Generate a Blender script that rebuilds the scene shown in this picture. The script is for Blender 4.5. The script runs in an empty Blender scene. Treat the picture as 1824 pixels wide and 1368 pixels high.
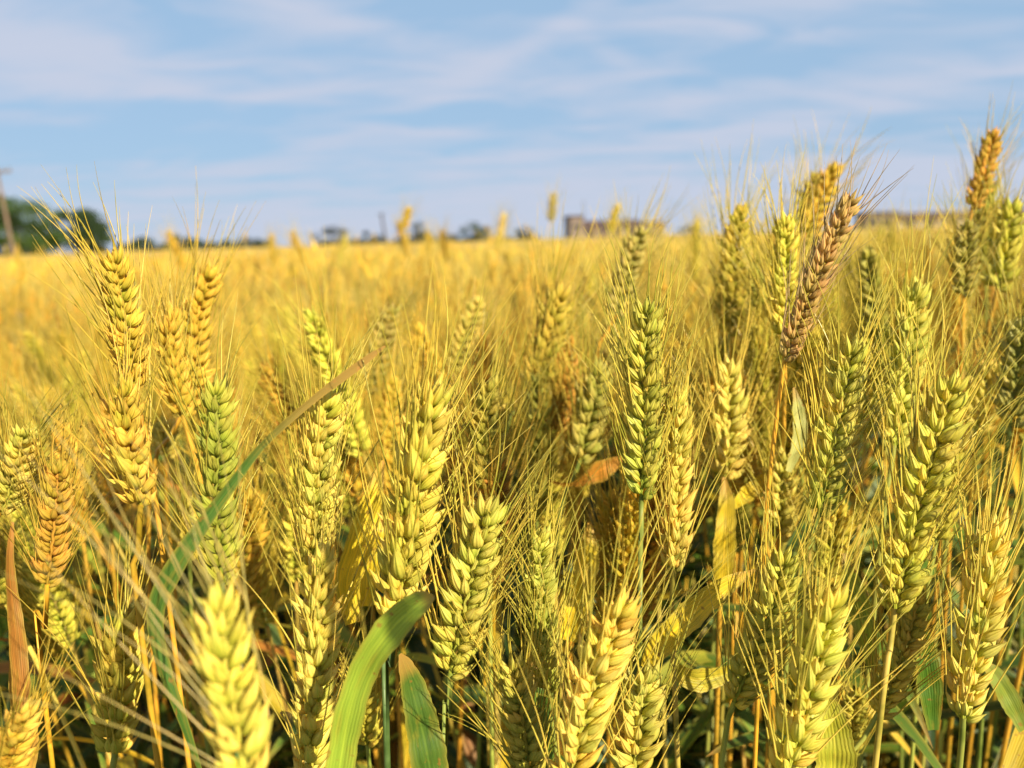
import bpy, math, random
import numpy as np
from mathutils import Vector, Matrix

rng = np.random.default_rng(11)
random.seed(11)
sc = bpy.context.scene
COL = sc.collection

# ------------------------------------------------------------------ camera
W0, H0, FPX = 1824.0, 1368.0, 1378.0
CAM_H, PITCH, ROLL = 0.82, math.radians(10.6), math.radians(1.75)
CP, SP, CR, SR = math.cos(PITCH), math.sin(PITCH), math.cos(ROLL), math.sin(ROLL)
C0 = np.array([0.0, 0.0, CAM_H])
FW = np.array([0.0, CP, -SP])
R0 = np.array([1.0, 0.0, 0.0]); U0 = np.array([0.0, SP, CP])
RT = CR * R0 - SR * U0
UP = SR * R0 + CR * U0

cam_data = bpy.data.cameras.new("camera")
cam = bpy.data.objects.new("camera", cam_data); COL.objects.link(cam)
m = Matrix.Identity(4)
for i in range(3):
    m[i][0], m[i][1], m[i][2], m[i][3] = RT[i], UP[i], -FW[i], C0[i]
cam.matrix_world = m
cam_data.sensor_fit = 'HORIZONTAL'; cam_data.sensor_width = 36.0
cam_data.lens = 36.0 * FPX / W0
cam_data.clip_start = 0.01; cam_data.clip_end = 5000
cam_data.dof.use_dof = True
cam_data.dof.focus_distance = 0.275
cam_data.dof.aperture_fstop = 9.0
sc.camera = cam

# ------------------------------------------------------------------ light
SUN_EL, SUN_AZ = math.radians(33), math.radians(139)     # azimuth from +Y towards +X: behind and to the right
to_sun = Vector((math.sin(SUN_AZ) * math.cos(SUN_EL), math.cos(SUN_AZ) * math.cos(SUN_EL), math.sin(SUN_EL)))
sd = bpy.data.lights.new("sun", 'SUN'); sd.energy = 5.0; sd.angle = math.radians(0.5); sd.color = (1.0, 0.89, 0.70)
sun = bpy.data.objects.new("sun", sd); COL.objects.link(sun)
sun.rotation_euler = to_sun.to_track_quat('Z', 'Y').to_euler()
sun.location = to_sun * 20

sc.view_settings.view_transform = 'Standard'; sc.view_settings.look = 'None'
sc.view_settings.exposure = 0.74; sc.view_settings.gamma = 1.0
sc.cycles.use_denoising = True
sc.cycles.max_bounces = 6; sc.cycles.diffuse_bounces = 4; sc.cycles.glossy_bounces = 2
sc.cycles.transmission_bounces = 4; sc.cycles.transparent_max_bounces = 4

SKY_STR = 0.066
world = bpy.data.worlds.new("World"); sc.world = world; world.use_nodes = True
nt = world.node_tree; nt.nodes.clear()
def N(t, typ, **kw):
    n = t.nodes.new(typ)
    for k, v in kw.items():
        if k.startswith('i_'):
            n.inputs[int(k[2:])].default_value = v
        else:
            setattr(n, k, v)
    return n
def math_(t, op, a, b=None, c=None, clamp=False):
    n = N(t, 'ShaderNodeMath', operation=op, use_clamp=clamp)
    for i, x in enumerate((a, b, c)):
        if x is None: continue
        if isinstance(x, (int, float)): n.inputs[i].default_value = x
        else: t.links.new(x, n.inputs[i])
    return n.outputs[0]
def mixc(t, fac, a, b, blend='MIX'):
    n = N(t, 'ShaderNodeMix', data_type='RGBA', blend_type=blend)
    for s, x in ((n.inputs[0], fac), (n.inputs[6], a), (n.inputs[7], b)):
        if isinstance(x, (int, float)): s.default_value = x
        elif isinstance(x, tuple): s.default_value = x if len(x) == 4 else (*x, 1)
        else: t.links.new(x, s)
    return n.outputs[2]
def ramp(t, fac, stops, interp='LINEAR'):
    n = N(t, 'ShaderNodeValToRGB'); e = n.color_ramp.elements; n.color_ramp.interpolation = interp
    while len(e) < len(stops): e.new(0.5)
    for i, (p, c) in enumerate(stops):
        e[i].position = p; e[i].color = c if len(c) == 4 else (*c, 1)
    t.links.new(fac, n.inputs[0]); return n

sky = N(nt, 'ShaderNodeTexSky', sky_type='NISHITA', sun_disc=False)
sky.sun_elevation = SUN_EL; sky.sun_rotation = SUN_AZ
sky.altitude = 100; sky.air_density = 1.0; sky.dust_density = 0.6; sky.ozone_density = 2.0
tc = N(nt, 'ShaderNodeTexCoord')
sep = N(nt, 'ShaderNodeSeparateXYZ'); nt.links.new(tc.outputs['Generated'], sep.inputs[0])
SX, SY, SZ = sep.outputs
AZ = math_(nt, 'ARCTAN2', SX, SY)                       # 0 straight ahead, + to the right
EL = math_(nt, 'ARCSINE', SZ)
# cirrus: noise on a flat cloud layer, streaks running away from left to right
zc = math_(nt, 'ADD', math_(nt, 'MAXIMUM', SZ, 0.0), 0.13)
cx, cy = math_(nt, 'DIVIDE', SX, zc), math_(nt, 'DIVIDE', SY, zc)
comb = N(nt, 'ShaderNodeCombineXYZ'); nt.links.new(cx, comb.inputs[0]); nt.links.new(cy, comb.inputs[1])
mp = N(nt, 'ShaderNodeMapping'); nt.links.new(comb.outputs[0], mp.inputs[0])
mp.inputs['Rotation'].default_value = (0, 0, math.radians(-24)); mp.inputs['Scale'].default_value = (0.55, 1.15, 1)
mp.inputs['Location'].default_value = (3.1, 1.7, 0)
n1 = N(nt, 'ShaderNodeTexNoise'); nt.links.new(mp.outputs[0], n1.inputs['Vector'])
n1.inputs['Scale'].default_value = 1.1; n1.inputs['Detail'].default_value = 5; n1.inputs['Roughness'].default_value = 0.52; n1.inputs['Distortion'].default_value = 0.5
n2 = N(nt, 'ShaderNodeTexNoise'); nt.links.new(mp.outputs[0], n2.inputs['Vector'])
n2.inputs['Scale'].default_value = 3.2; n2.inputs['Detail'].default_value = 8; n2.inputs['Roughness'].default_value = 0.55; n2.inputs['Distortion'].default_value = 0.8
veil = math_(nt, 'ADD', math_(nt, 'MULTIPLY', n1.outputs['Fac'], 0.95), math_(nt, 'MULTIPLY', n2.outputs['Fac'], 0.95))
veil = math_(nt, 'MULTIPLY', math_(nt, 'SUBTRACT', veil, 0.83), 2.3)
def streak(az, el, wa, we, tilt, amp):                  # one cirrus bank, degrees of azimuth / elevation
    a = math_(nt, 'SUBTRACT', AZ, math.radians(az)); e = math_(nt, 'SUBTRACT', EL, math.radians(el))
    e = math_(nt, 'SUBTRACT', e, math_(nt, 'MULTIPLY', a, tilt))
    q = math_(nt, 'ADD', math_(nt, 'POWER', math_(nt, 'ABSOLUTE', math_(nt, 'DIVIDE', a, math.radians(wa))), 2.0),
              math_(nt, 'POWER', math_(nt, 'ABSOLUTE', math_(nt, 'DIVIDE', e, math.radians(we))), 2.0))
    g = math_(nt, 'EXPONENT', math_(nt, 'MULTIPLY', q, -1.0))
    return math_(nt, 'MULTIPLY', g, amp)
for s in ((-27, 11.8, 13, 1.8, -0.06, .55), (-15, 15.4, 5, 0.7, -0.16, .65), (-8, 13.6, 9, 1.2, -.20, .35), (3, 13.6, 7, 0.9, 0.42, .50), (24, 15.5, 14, 2.0, 0.12, .55),
          (7, 12.6, 3, .8, -.6, .3), (-7, 7.3, 8, 0.6, 0.04, .55), (-22, 5.2, 9, .5, .05, .3), (24, 7.6, 20, 1.1, 0.14, .5), (20, 3.6, 24, 1.8, 0.0, .5), (-6, 1.2, 50, 2.2, 0.0, .65),
          (15, 10.4, 12, 0.9, 0.12, -.45), (-14, 8.9, 11, 0.8, 0.0, -.5), (-33, 16, 9, 1.2, 0, -.6), (0, 16.5, 6, .8, 0, -.3), (2, 10.6, 6, .8, 0.1, -.3), (-26, 6.6, 12, 0.8, 0, -.4)):
    veil = math_(nt, 'ADD', veil, streak(*s))
veil = math_(nt, 'SMOOTH_MIN', math_(nt, 'MAXIMUM', veil, 0.0), 0.9, 0.35)
cloud_col = tuple(x / SKY_STR / 2 ** 0.74 for x in (0.585, 0.635, 0.775))
haze_blue = tuple(x / SKY_STR / 2 ** 0.74 for x in (0.365, 0.55, 0.775))
lowsky = N(nt, 'ShaderNodeMapRange', interpolation_type='SMOOTHSTEP'); nt.links.new(EL, lowsky.inputs[0])
for i_, v_ in ((1, math.radians(18)), (2, math.radians(48)), (3, 0.84), (4, 0.0)): lowsky.inputs[i_].default_value = v_
skyc = mixc(nt, lowsky.outputs[0], sky.outputs[0], (*haze_blue, 1))
mixed = mixc(nt, veil, skyc, (*cloud_col, 1))
bg = N(nt, 'ShaderNodeBackground'); bg.inputs[1].default_value = SKY_STR
nt.links.new(mixed, bg.inputs[0])
wo = N(nt, 'ShaderNodeOutputWorld'); nt.links.new(bg.outputs[0], wo.inputs[0])

# ------------------------------------------------------------------ helpers
def P(px, py, d):
    """a pixel of the photograph at a given depth in metres -> a point in the field"""
    return C0 + d * (FW + RT * ((px - W0 / 2) / FPX) + UP * ((H0 / 2 - py) / FPX))
def proj(p):
    q = np.asarray(p) - C0; d = q @ FW
    return W0 / 2 + FPX * (q @ RT) / d, H0 / 2 - FPX * (q @ UP) / d, d
def unit(v):
    v = np.asarray(v, float); return v / (np.linalg.norm(v, axis=-1, keepdims=True) + 1e-12)

class MB:
    """collects vertices / faces / a per-vertex vector (u, v, random) and a tint, and links them as one mesh"""
    def __init__(s): s.v, s.f, s.pv, s.tint, s.n = [], {3: [], 4: []}, [], [], 0
    def add(s, v, f, pv=None, tint=None):
        v = np.asarray(v, np.float32).reshape(-1, 3); f = np.asarray(f, np.int64)
        s.v.append(v); s.f[f.shape[1]].append(f + s.n)
        s.pv.append(np.zeros((len(v), 3), np.float32) if pv is None else np.asarray(pv, np.float32))
        if tint is not None:
            t = np.ones((len(v), 4), np.float32); t[:, :3] = tint; s.tint.append(t)
        s.n += len(v)
    def mesh(s, name, mat, smooth=True, offset=None):
        me = bpy.data.meshes.new(name)
        v = np.concatenate(s.v)
        if offset is not None: v = v - np.asarray(offset, np.float32)
        parts = [(k, np.concatenate(a)) for k, a in s.f.items() if a]
        loops = np.concatenate([a.ravel() for _, a in parts]).astype(np.int32)
        sizes = np.concatenate([np.full(len(a), k) for k, a in parts])
        starts = np.concatenate([[0], np.cumsum(sizes)[:-1]]).astype(np.int32)
        me.vertices.add(len(v)); me.vertices.foreach_set("co", v.astype(np.float32).ravel())
        me.loops.add(len(loops)); me.loops.foreach_set("vertex_index", loops)
        me.polygons.add(len(starts)); me.polygons.foreach_set("loop_start", starts)
        me.polygons.foreach_set("use_smooth", np.full(len(starts), smooth))
        a = me.attributes.new("pv", 'FLOAT_VECTOR', 'POINT'); a.data.foreach_set("vector", np.concatenate(s.pv).ravel())
        if s.tint:
            a = me.attributes.new("tint", 'FLOAT_COLOR', 'POINT'); a.data.foreach_set("color", np.concatenate(s.tint).ravel())
        me.update(calc_edges=True); me.validate()
        if mat: me.materials.append(mat)
        return me

def link(name, data, parent=None, color=None, loc=None):
    o = bpy.data.objects.new(name, data); COL.objects.link(o)
    if parent is not None: o.parent = parent
    if loc is not None: o.location = loc
    if color is not None: o.color = (*color, 1) if len(color) == 3 else color
    return o
def tag(o, label, cat, group=None, kind=None):
    if label: o['label'] = label
    if cat: o['category'] = cat
    if group: o['group'] = group
    if kind: o['kind'] = kind
    return o

# ------------------------------------------------------------------ materials
def new_mat(name):
    mt = bpy.data.materials.new(name); mt.use_nodes = True
    t = mt.node_tree; t.nodes.clear()
    return mt, t
def finish(t, bsdf, trans_col=None, trans=0.0):
    out = N(t, 'ShaderNodeOutputMaterial')
    if trans > 0:
        tr = N(t, 'ShaderNodeBsdfTranslucent'); t.links.new(trans_col, tr.inputs[0])
        mx = N(t, 'ShaderNodeMixShader'); mx.inputs[0].default_value = trans
        t.links.new(bsdf.outputs[0], mx.inputs[1]); t.links.new(tr.outputs[0], mx.inputs[2])
        t.links.new(mx.outputs[0], out.inputs[0])
    else:
        t.links.new(bsdf.outputs[0], out.inputs[0])
def tint_source(t, use_attr):
    if use_attr:
        a = N(t, 'ShaderNodeAttribute', attribute_name='tint'); return a.outputs['Color']
    return N(t, 'ShaderNodeObjectInfo').outputs['Color']
def pv_nodes(t):
    a = N(t, 'ShaderNodeAttribute', attribute_name='pv')
    s = N(t, 'ShaderNodeSeparateXYZ'); t.links.new(a.outputs['Vector'], s.inputs[0])
    return s.outputs
def hsv(t, col, h=None, s=None, v=None):
    n = N(t, 'ShaderNodeHueSaturation'); t.links.new(col, n.inputs['Color'])
    for k, x in (('Hue', h), ('Saturation', s), ('Value', v)):
        if x is None: continue
        if isinstance(x, (int, float)): n.inputs[k].default_value = x
        else: t.links.new(x, n.inputs[k])
    return n.outputs[0]

def husk_material(name, attr=False):
    mt, t = new_mat(name)
    u, v, r = pv_nodes(t); tint = tint_source(t, attr)
    val = math_(t, 'ADD', math_(t, 'MULTIPLY', r, 0.34), 0.83)
    hue = math_(t, 'ADD', math_(t, 'MULTIPLY', r, -0.022), 0.511)
    base = hsv(t, tint, hue, 1.0, val)
    # greener foot, paler papery edge towards the tip (how the husk ripens)
    rv = ramp(t, v, [(0.0, (0.72, 0.88, 0.6)), (0.35, (1.10, 1.10, 1.0)), (0.75, (1.28, 1.24, 1.4)), (0.94, (1.26, 1.16, 1.3)), (1.0, (0.9, 0.72, 0.6))])
    base = mixc(t, 1.0, base, rv.outputs[0], 'MULTIPLY')
    # parallel veins
    w = math_(t, 'SINE', math_(t, 'MULTIPLY', u, 2 * math.pi * 8))
    vein = math_(t, 'MULTIPLY', math_(t, 'MAXIMUM', w, 0.0), math_(t, 'MULTIPLY', v, 1.0))
    vein = math_(t, 'POWER', vein, 2.0)
    dark = mixc(t, 1.0, base, (0.68, 0.82, 0.48, 1), 'MULTIPLY')
    base = mixc(t, math_(t, 'MULTIPLY', vein, 0.45), base, dark)
    # green keel down the back and thin papery margins
    kd = math_(t, 'ABSOLUTE', math_(t, 'SUBTRACT', u, 0.25))
    keel = math_(t, 'EXPONENT', math_(t, 'MULTIPLY', math_(t, 'POWER', math_(t, 'DIVIDE', kd, 0.035), 2.0), -1.0))
    base = mixc(t, math_(t, 'MULTIPLY', keel, 0.55), base, mixc(t, 1.0, base, (0.55, 0.80, 0.4, 1), 'MULTIPLY'))
    g0 = N(t, 'ShaderNodeNewGeometry')
    nm = N(t, 'ShaderNodeTexNoise'); t.links.new(g0.outputs['Position'], nm.inputs['Vector']); nm.inputs['Scale'].default_value = 130; nm.inputs['Detail'].default_value = 4
    mo = ramp(t, nm.outputs['Fac'], [(0.34, (0.82, 0.9, 0.68)), (0.5, (1, 1, 1)), (0.68, (1.12, 1.04, 0.97))])
    base = mixc(t, 0.8, base, mo.outputs[0], 'MULTIPLY')
    # weathering specks
    g = N(t, 'ShaderNodeNewGeometry')
    nz = N(t, 'ShaderNodeTexNoise'); t.links.new(g.outputs['Position'], nz.inputs['Vector'])
    nz.inputs['Scale'].default_value = 420; nz.inputs['Detail'].default_value = 3
    sp = ramp(t, nz.outputs['Fac'], [(0.60, (0, 0, 0)), (0.74, (1, 1, 1))])
    base = mixc(t, math_(t, 'MULTIPLY', sp.outputs[0], 0.40), base, mixc(t, 1.0, base, (0.62, 0.45, 0.35, 1), 'MULTIPLY'))
    b = N(t, 'ShaderNodeBsdfPrincipled'); t.links.new(base, b.inputs['Base Color'])
    b.inputs['Roughness'].default_value = 0.46; b.inputs['Specular IOR Level'].default_value = 0.32
    bp = N(t, 'ShaderNodeBump'); bp.inputs['Strength'].default_value = 0.5; bp.inputs['Distance'].default_value = 0.0003
    t.links.new(math_(t, 'ADD', w, math_(t, 'MULTIPLY', nz.outputs['Fac'], 1.5)), bp.inputs['Height']); t.links.new(bp.outputs[0], b.inputs['Normal'])
    finish(t, b, base, 0.26)
    return mt
def fibre_material(name, attr=False, rough=0.45, trans=0.12):
    """awns and stems: straw with lengthwise variation"""
    mt, t = new_mat(name)
    u, v, r = pv_nodes(t); tint = tint_source(t, attr)
    val = math_(t, 'ADD', math_(t, 'MULTIPLY', r, 0.5), 0.75)
    base = hsv(t, tint, math_(t, 'ADD', math_(t, 'MULTIPLY', r, -0.02), 0.51), 1.0, val)
    g = N(t, 'ShaderNodeNewGeometry')
    nz = N(t, 'ShaderNodeTexNoise'); t.links.new(g.outputs['Position'], nz.inputs['Vector'])
    nz.inputs['Scale'].default_value = 90; nz.inputs['Detail'].default_value = 4
    nr = ramp(t, nz.outputs['Fac'], [(0.35, (0.55, 0.62, 0.45)), (0.5, (1, 1, 1)), (0.66, (1.12, 1.0, 0.95))])
    base = mixc(t, 0.9, base, nr.outputs[0], 'MULTIPLY')
    w = math_(t, 'SINE', math_(t, 'MULTIPLY', u, 2 * math.pi * 14))
    base = mixc(t, math_(t, 'MULTIPLY', math_(t, 'MAXIMUM', w, 0.0), 0.18), base, mixc(t, 1.0, base, (0.5, 0.6, 0.3, 1), 'MULTIPLY'))
    b = N(t, 'ShaderNodeBsdfPrincipled'); t.links.new(base, b.inputs['Base Color'])
    b.inputs['Roughness'].default_value = rough; b.inputs['Specular IOR Level'].default_value = 0.4
    finish(t, b, base, trans)
    return mt
def leaf_material(name, attr=False):
    mt, t = new_mat(name)
    u, v, r = pv_nodes(t); tint = tint_source(t, attr)
    val = math_(t, 'ADD', math_(t, 'MULTIPLY', r, 0.4), 0.8)
    base = hsv(t, tint, 0.5, 1.0, val)
    g = N(t, 'ShaderNodeNewGeometry')
    c = N(t, 'ShaderNodeCombineXYZ'); t.links.new(math_(t, 'MULTIPLY', u, 4.0), c.inputs[0]); t.links.new(math_(t, 'MULTIPLY', v, 7.0), c.inputs[1]); t.links.new(math_(t, 'MULTIPLY', r, 40.0), c.inputs[2])
    nz = N(t, 'ShaderNodeTexNoise'); t.links.new(c.outputs[0], nz.inputs['Vector']); nz.inputs['Scale'].default_value = 1.0; nz.inputs['Detail'].default_value = 5
    blot = ramp(t, nz.outputs['Fac'], [(0.52, (0, 0, 0)), (0.70, (1, 1, 1))])
    base = mixc(t, math_(t, 'MULTIPLY', blot.outputs[0], 0.35), base, (0.42, 0.30, 0.035, 1))
    c2 = N(t, 'ShaderNodeCombineXYZ'); t.links.new(math_(t, 'MULTIPLY', u, 13.0), c2.inputs[0]); t.links.new(math_(t, 'MULTIPLY', v, 2.5), c2.inputs[1]); t.links.new(math_(t, 'MULTIPLY', r, 17.0), c2.inputs[2])
    ns = N(t, 'ShaderNodeTexNoise'); t.links.new(c2.outputs[0], ns.inputs['Vector']); ns.inputs['Scale'].default_value = 1.0; ns.inputs['Detail'].default_value = 6; ns.inputs['Roughness'].default_value = .65
    stv = ramp(t, ns.outputs['Fac'], [(0.32, (0.55, 0.62, 0.5)), (0.5, (1, 1, 1)), (0.68, (1.35, 1.22, 1.1))])
    base = mixc(t, 0.9, base, stv.outputs[0], 'MULTIPLY')
    mid = math_(t, 'EXPONENT', math_(t, 'MULTIPLY', math_(t, 'POWER', math_(t, 'DIVIDE', math_(t, 'SUBTRACT', u, 0.5), 0.035), 2.0), -1.0))
    base = mixc(t, math_(t, 'MULTIPLY', mid, 0.5), base, mixc(t, 1.0, base, (1.5, 1.35, 1.3, 1), 'MULTIPLY'))
    edge = math_(t, 'POWER', math_(t, 'ABSOLUTE', math_(t, 'SUBTRACT', math_(t, 'MULTIPLY', u, 2.0), 1.0)), 5.0)
    base = mixc(t, math_(t, 'MULTIPLY', edge, 0.6), base, (0.45, 0.36, 0.05, 1))
    nsp = N(t, 'ShaderNodeTexNoise'); t.links.new(g.outputs['Position'], nsp.inputs['Vector']); nsp.inputs['Scale'].default_value = 330; nsp.inputs['Detail'].default_value = 2
    spk = ramp(t, nsp.outputs['Fac'], [(0.66, (0, 0, 0)), (0.72, (1, 1, 1))])
    base = mixc(t, math_(t, 'MULTIPLY', spk.outputs[0], 0.7), base, (0.34, 0.17, 0.03, 1))
    tipb = ramp(t, v, [(0.86, (0, 0, 0)), (1.0, (1, 1, 1))])
    base = mixc(t, math_(t, 'MULTIPLY', tipb.outputs[0], 0.7), base, (0.60, 0.29, 0.06, 1))
    w = math_(t, 'SINE', math_(t, 'ADD', math_(t, 'MULTIPLY', u, 2 * math.pi * 10), math_(t, 'MULTIPLY', ns.outputs['Fac'], 7.0)))
    base = mixc(t, math_(t, 'MULTIPLY', math_(t, 'MAXIMUM', w, 0.0), 0.22), base, mixc(t, 1.0, base, (0.6, 0.72, 0.5, 1), 'MULTIPLY'))
    b = N(t, 'ShaderNodeBsdfPrincipled'); t.links.new(base, b.inputs['Base Color'])
    b.inputs['Roughness'].default_value = 0.42; b.inputs['Specular IOR Level'].default_value = 0.4
    bp = N(t, 'ShaderNodeBump'); bp.inputs['Strength'].default_value = 0.3; bp.inputs['Distance'].default_value = 0.0004
    t.links.new(w, bp.inputs['Height']); t.links.new(bp.outputs[0], b.inputs['Normal'])
    finish(t, b, base, 0.30)
    return mt
def plain_material(name, c1, c2, scale, rough=0.9, bump=0.0):
    mt, t = new_mat(name)
    g = N(t, 'ShaderNodeNewGeometry')
    nz = N(t, 'ShaderNodeTexNoise'); t.links.new(g.outputs['Position'], nz.inputs['Vector']); nz.inputs['Scale'].default_value = scale; nz.inputs['Detail'].default_value = 6
    rp = ramp(t, nz.outputs['Fac'], [(0.3, c1), (0.7, c2)])
    b = N(t, 'ShaderNodeBsdfPrincipled'); t.links.new(rp.outputs[0], b.inputs['Base Color']); b.inputs['Roughness'].default_value = rough
    if bump:
        bp = N(t, 'ShaderNodeBump'); bp.inputs['Strength'].default_value = 0.6; bp.inputs['Distance'].default_value = bump
        t.links.new(nz.outputs['Fac'], bp.inputs['Height']); t.links.new(bp.outputs[0], b.inputs['Normal'])
    finish(t, b); return mt
def crown_material():
    mt, t = new_mat("tree_leaves")
    u, v, r = pv_nodes(t); tint = tint_source(t, False)
    base = hsv(t, tint, math_(t, 'ADD', math_(t, 'MULTIPLY', r, -0.04), 0.52), 1.0, math_(t, 'ADD', math_(t, 'MULTIPLY', r, 0.9), 0.55))
    b = N(t, 'ShaderNodeBsdfPrincipled'); t.links.new(base, b.inputs['Base Color']); b.inputs['Roughness'].default_value = 0.6
    finish(t, b, base, 0.25); return mt

M_HUSK, M_HUSK_F = husk_material("wheat_husk"), husk_material("wheat_husk_field", True)
M_AWN, M_STEM = fibre_material("wheat_awn", rough=0.3, trans=0.2), fibre_material("wheat_straw", trans=0.0)
M_FIB_F = fibre_material("wheat_straw_field", True)
M_LEAF, M_LEAF_F = leaf_material("wheat_leaf"), leaf_material("wheat_leaf_field", True)
M_SOIL = plain_material("soil", (0.035, 0.022, 0.012), (0.085, 0.055, 0.03), 30, 0.95, 0.01)
M_CROWN = crown_material()
M_BARK = plain_material("bark", (0.05, 0.035, 0.025), (0.12, 0.09, 0.06), 6, 0.9, 0.03)
M_POLE = plain_material("weathered_wood", (0.14, 0.095, 0.06), (0.24, 0.165, 0.11), 5, 0.85, 0.01)
M_DARKPOLE = plain_material("dark_wood", (0.06, 0.055, 0.06), (0.12, 0.10, 0.10), 5, 0.85, 0.01)
M_METAL = plain_material("dull_metal", (0.10, 0.10, 0.10), (0.18, 0.18, 0.18), 8, 0.5)
M_BRICKWALL = plain_material("brown_brick_wall", (0.19, 0.14, 0.105), (0.30, 0.23, 0.17), 1.2, 0.9)
M_ROOF = plain_material("dark_roof_tile", (0.055, 0.035, 0.03), (0.12, 0.075, 0.06), 2.0, 0.8)
M_PALEWALL = plain_material("pale_wall", (0.45, 0.38, 0.30), (0.60, 0.52, 0.42), 0.8, 0.9)
M_DARKGLASS = plain_material("dark_window", (0.02, 0.025, 0.03), (0.04, 0.045, 0.05), 2, 0.15)

# ------------------------------------------------------------------ ground
gm = MB()
gs = 2500.0
gx = np.concatenate([-np.geomspace(gs, 1.2, 26), np.linspace(-1, 1, 11), np.geomspace(1.2, gs, 26)])
X, Y = np.meshgrid(gx, gx, indexing='ij'); n = len(gx)
Z = 0.015 * np.sin(X * 2.3) * np.cos(Y * 1.9) * (np.hypot(X, Y) < 50)
idx = np.arange(n * n).reshape(n, n)
gm.add(np.stack([X, Y, Z], -1), np.stack([idx[:-1, :-1], idx[1:, :-1], idx[1:, 1:], idx[:-1, 1:]], -1).reshape(-1, 4))
ground = link("ground", gm.mesh("ground", M_SOIL)); tag(ground, "dark brown soil under the wheat", "ground", kind='structure')

# ------------------------------------------------------------------ wheat geometry
def catmull(pts, n):
    pts = np.asarray(pts, float)
    if len(pts) == 2:
        t = np.linspace(0, 1, n)[:, None]; return pts[0] * (1 - t) + pts[1] * t
    q = np.vstack([2 * pts[0] - pts[1], pts, 2 * pts[-1] - pts[-2]])
    seg = np.linalg.norm(np.diff(pts, axis=0), axis=1); cum = np.concatenate([[0], np.cumsum(seg)]); cum /= cum[-1]
    out = []
    for s in np.linspace(0, 1, n):
        i = min(np.searchsorted(cum, s, side='right') - 1, len(pts) - 2)
        t = (s - cum[i]) / (cum[i + 1] - cum[i] + 1e-12)
        p0, p1, p2, p3 = q[i], q[i + 1], q[i + 2], q[i + 3]
        out.append(0.5 * (2 * p1 + (p2 - p0) * t + (2 * p0 - 5 * p1 + 4 * p2 - p3) * t * t + (3 * p1 - p0 - 3 * p2 + p3) * t ** 3))
    return np.array(out)

def tubes(mb, paths, radii, sides, r=None, tint=None):
    """paths (k,n,3), radii (k,n) -> tapered tubes"""
    paths = np.asarray(paths, float); k, n, _ = paths.shape
    radii = np.broadcast_to(radii, (k, n))
    T = unit(np.gradient(paths, axis=1))
    ref = np.where(np.abs(T[..., 2:3]) < 0.9, np.array([0, 0, 1.0]), np.array([1.0, 0, 0]))
    ref = np.broadcast_to(ref[:, n // 2:n // 2 + 1], T.shape)
    A = unit(np.cross(T, ref)); B = np.cross(T, A)
    ang = np.linspace(0, 2 * np.pi, sides, endpoint=False)
    v = paths[:, :, None] + radii[:, :, None, None] * (A[:, :, None] * np.cos(ang)[:, None] + B[:, :, None] * np.sin(ang)[:, None])
    idx = np.arange(k * n * sides).reshape(k, n, sides); nx = np.roll(idx, -1, axis=2)
    f = np.stack([idx[:, :-1], nx[:, :-1], nx[:, 1:], idx[:, 1:]], -1).reshape(-1, 4)
    pv = np.zeros((k, n, sides, 3), np.float32)
    pv[..., 0] = ang / (2 * np.pi); pv[..., 1] = np.linspace(0, 1, n)[None, :, None]
    pv[..., 2] = (rng.random(k) if r is None else r)[:, None, None]
    tt = None
    if tint is not None:
        tt = np.broadcast_to(np.asarray(tint).reshape(-1, 1, 1, 3), (k, n, sides, 3)).reshape(-1, 3)
    mb.add(v.reshape(-1, 3), f, pv.reshape(-1, 3), tt)

def floret_local(nr, ns, hw, hd, ln, curve, beak):
    """one husk: a keeled boat with a pointed tip; z along it, y outward"""
    v = np.linspace(0, 1, nr)
    prof = np.sin(np.pi * np.clip(v, 0, 1) ** 0.70) ** 0.80
    prof = prof * (1 - 0.34 * v ** 3); prof[0] = 0.22; prof[-1] = 0.015
    ang = np.linspace(0, 2 * np.pi, ns, endpoint=False)
    ca, sa = np.cos(ang), np.sin(ang)
    keel = 1 + 0.22 * np.clip(sa, 0, 1) ** 4
    x = hw * prof[:, None] * ca; y = hd * prof[:, None] * sa * keel
    z = np.repeat((ln * (v + beak * np.clip(v - 0.85, 0, 1) / 0.15 * 0.15))[:, None], ns, 1)
    y = y + (curve * ln * np.sin(np.pi * v * 0.95))[:, None]
    P3 = np.stack([x, y, z], -1).reshape(-1, 3)
    idx = np.arange(nr * ns).reshape(nr, ns); nx = np.roll(idx, -1, 1)
    f = np.stack([idx[:-1], nx[:-1], nx[1:], idx[1:]], -1).reshape(-1, 4)
    pv = np.stack([np.repeat((ang / (2 * np.pi))[None], nr, 0), np.repeat(v[:, None], ns, 1)], -1).reshape(-1, 2)
    return P3, f, pv

def rot(ax, a):
    c, s = math.cos(a), math.sin(a)
    return {'x': np.array([[1, 0, 0], [0, c, -s], [0, s, c]]), 'y': np.array([[c, 0, s], [0, 1, 0], [-s, 0, c]]), 'z': np.array([[c, -s, 0], [s, c, 0], [0, 0, 1]])}[ax]

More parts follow.
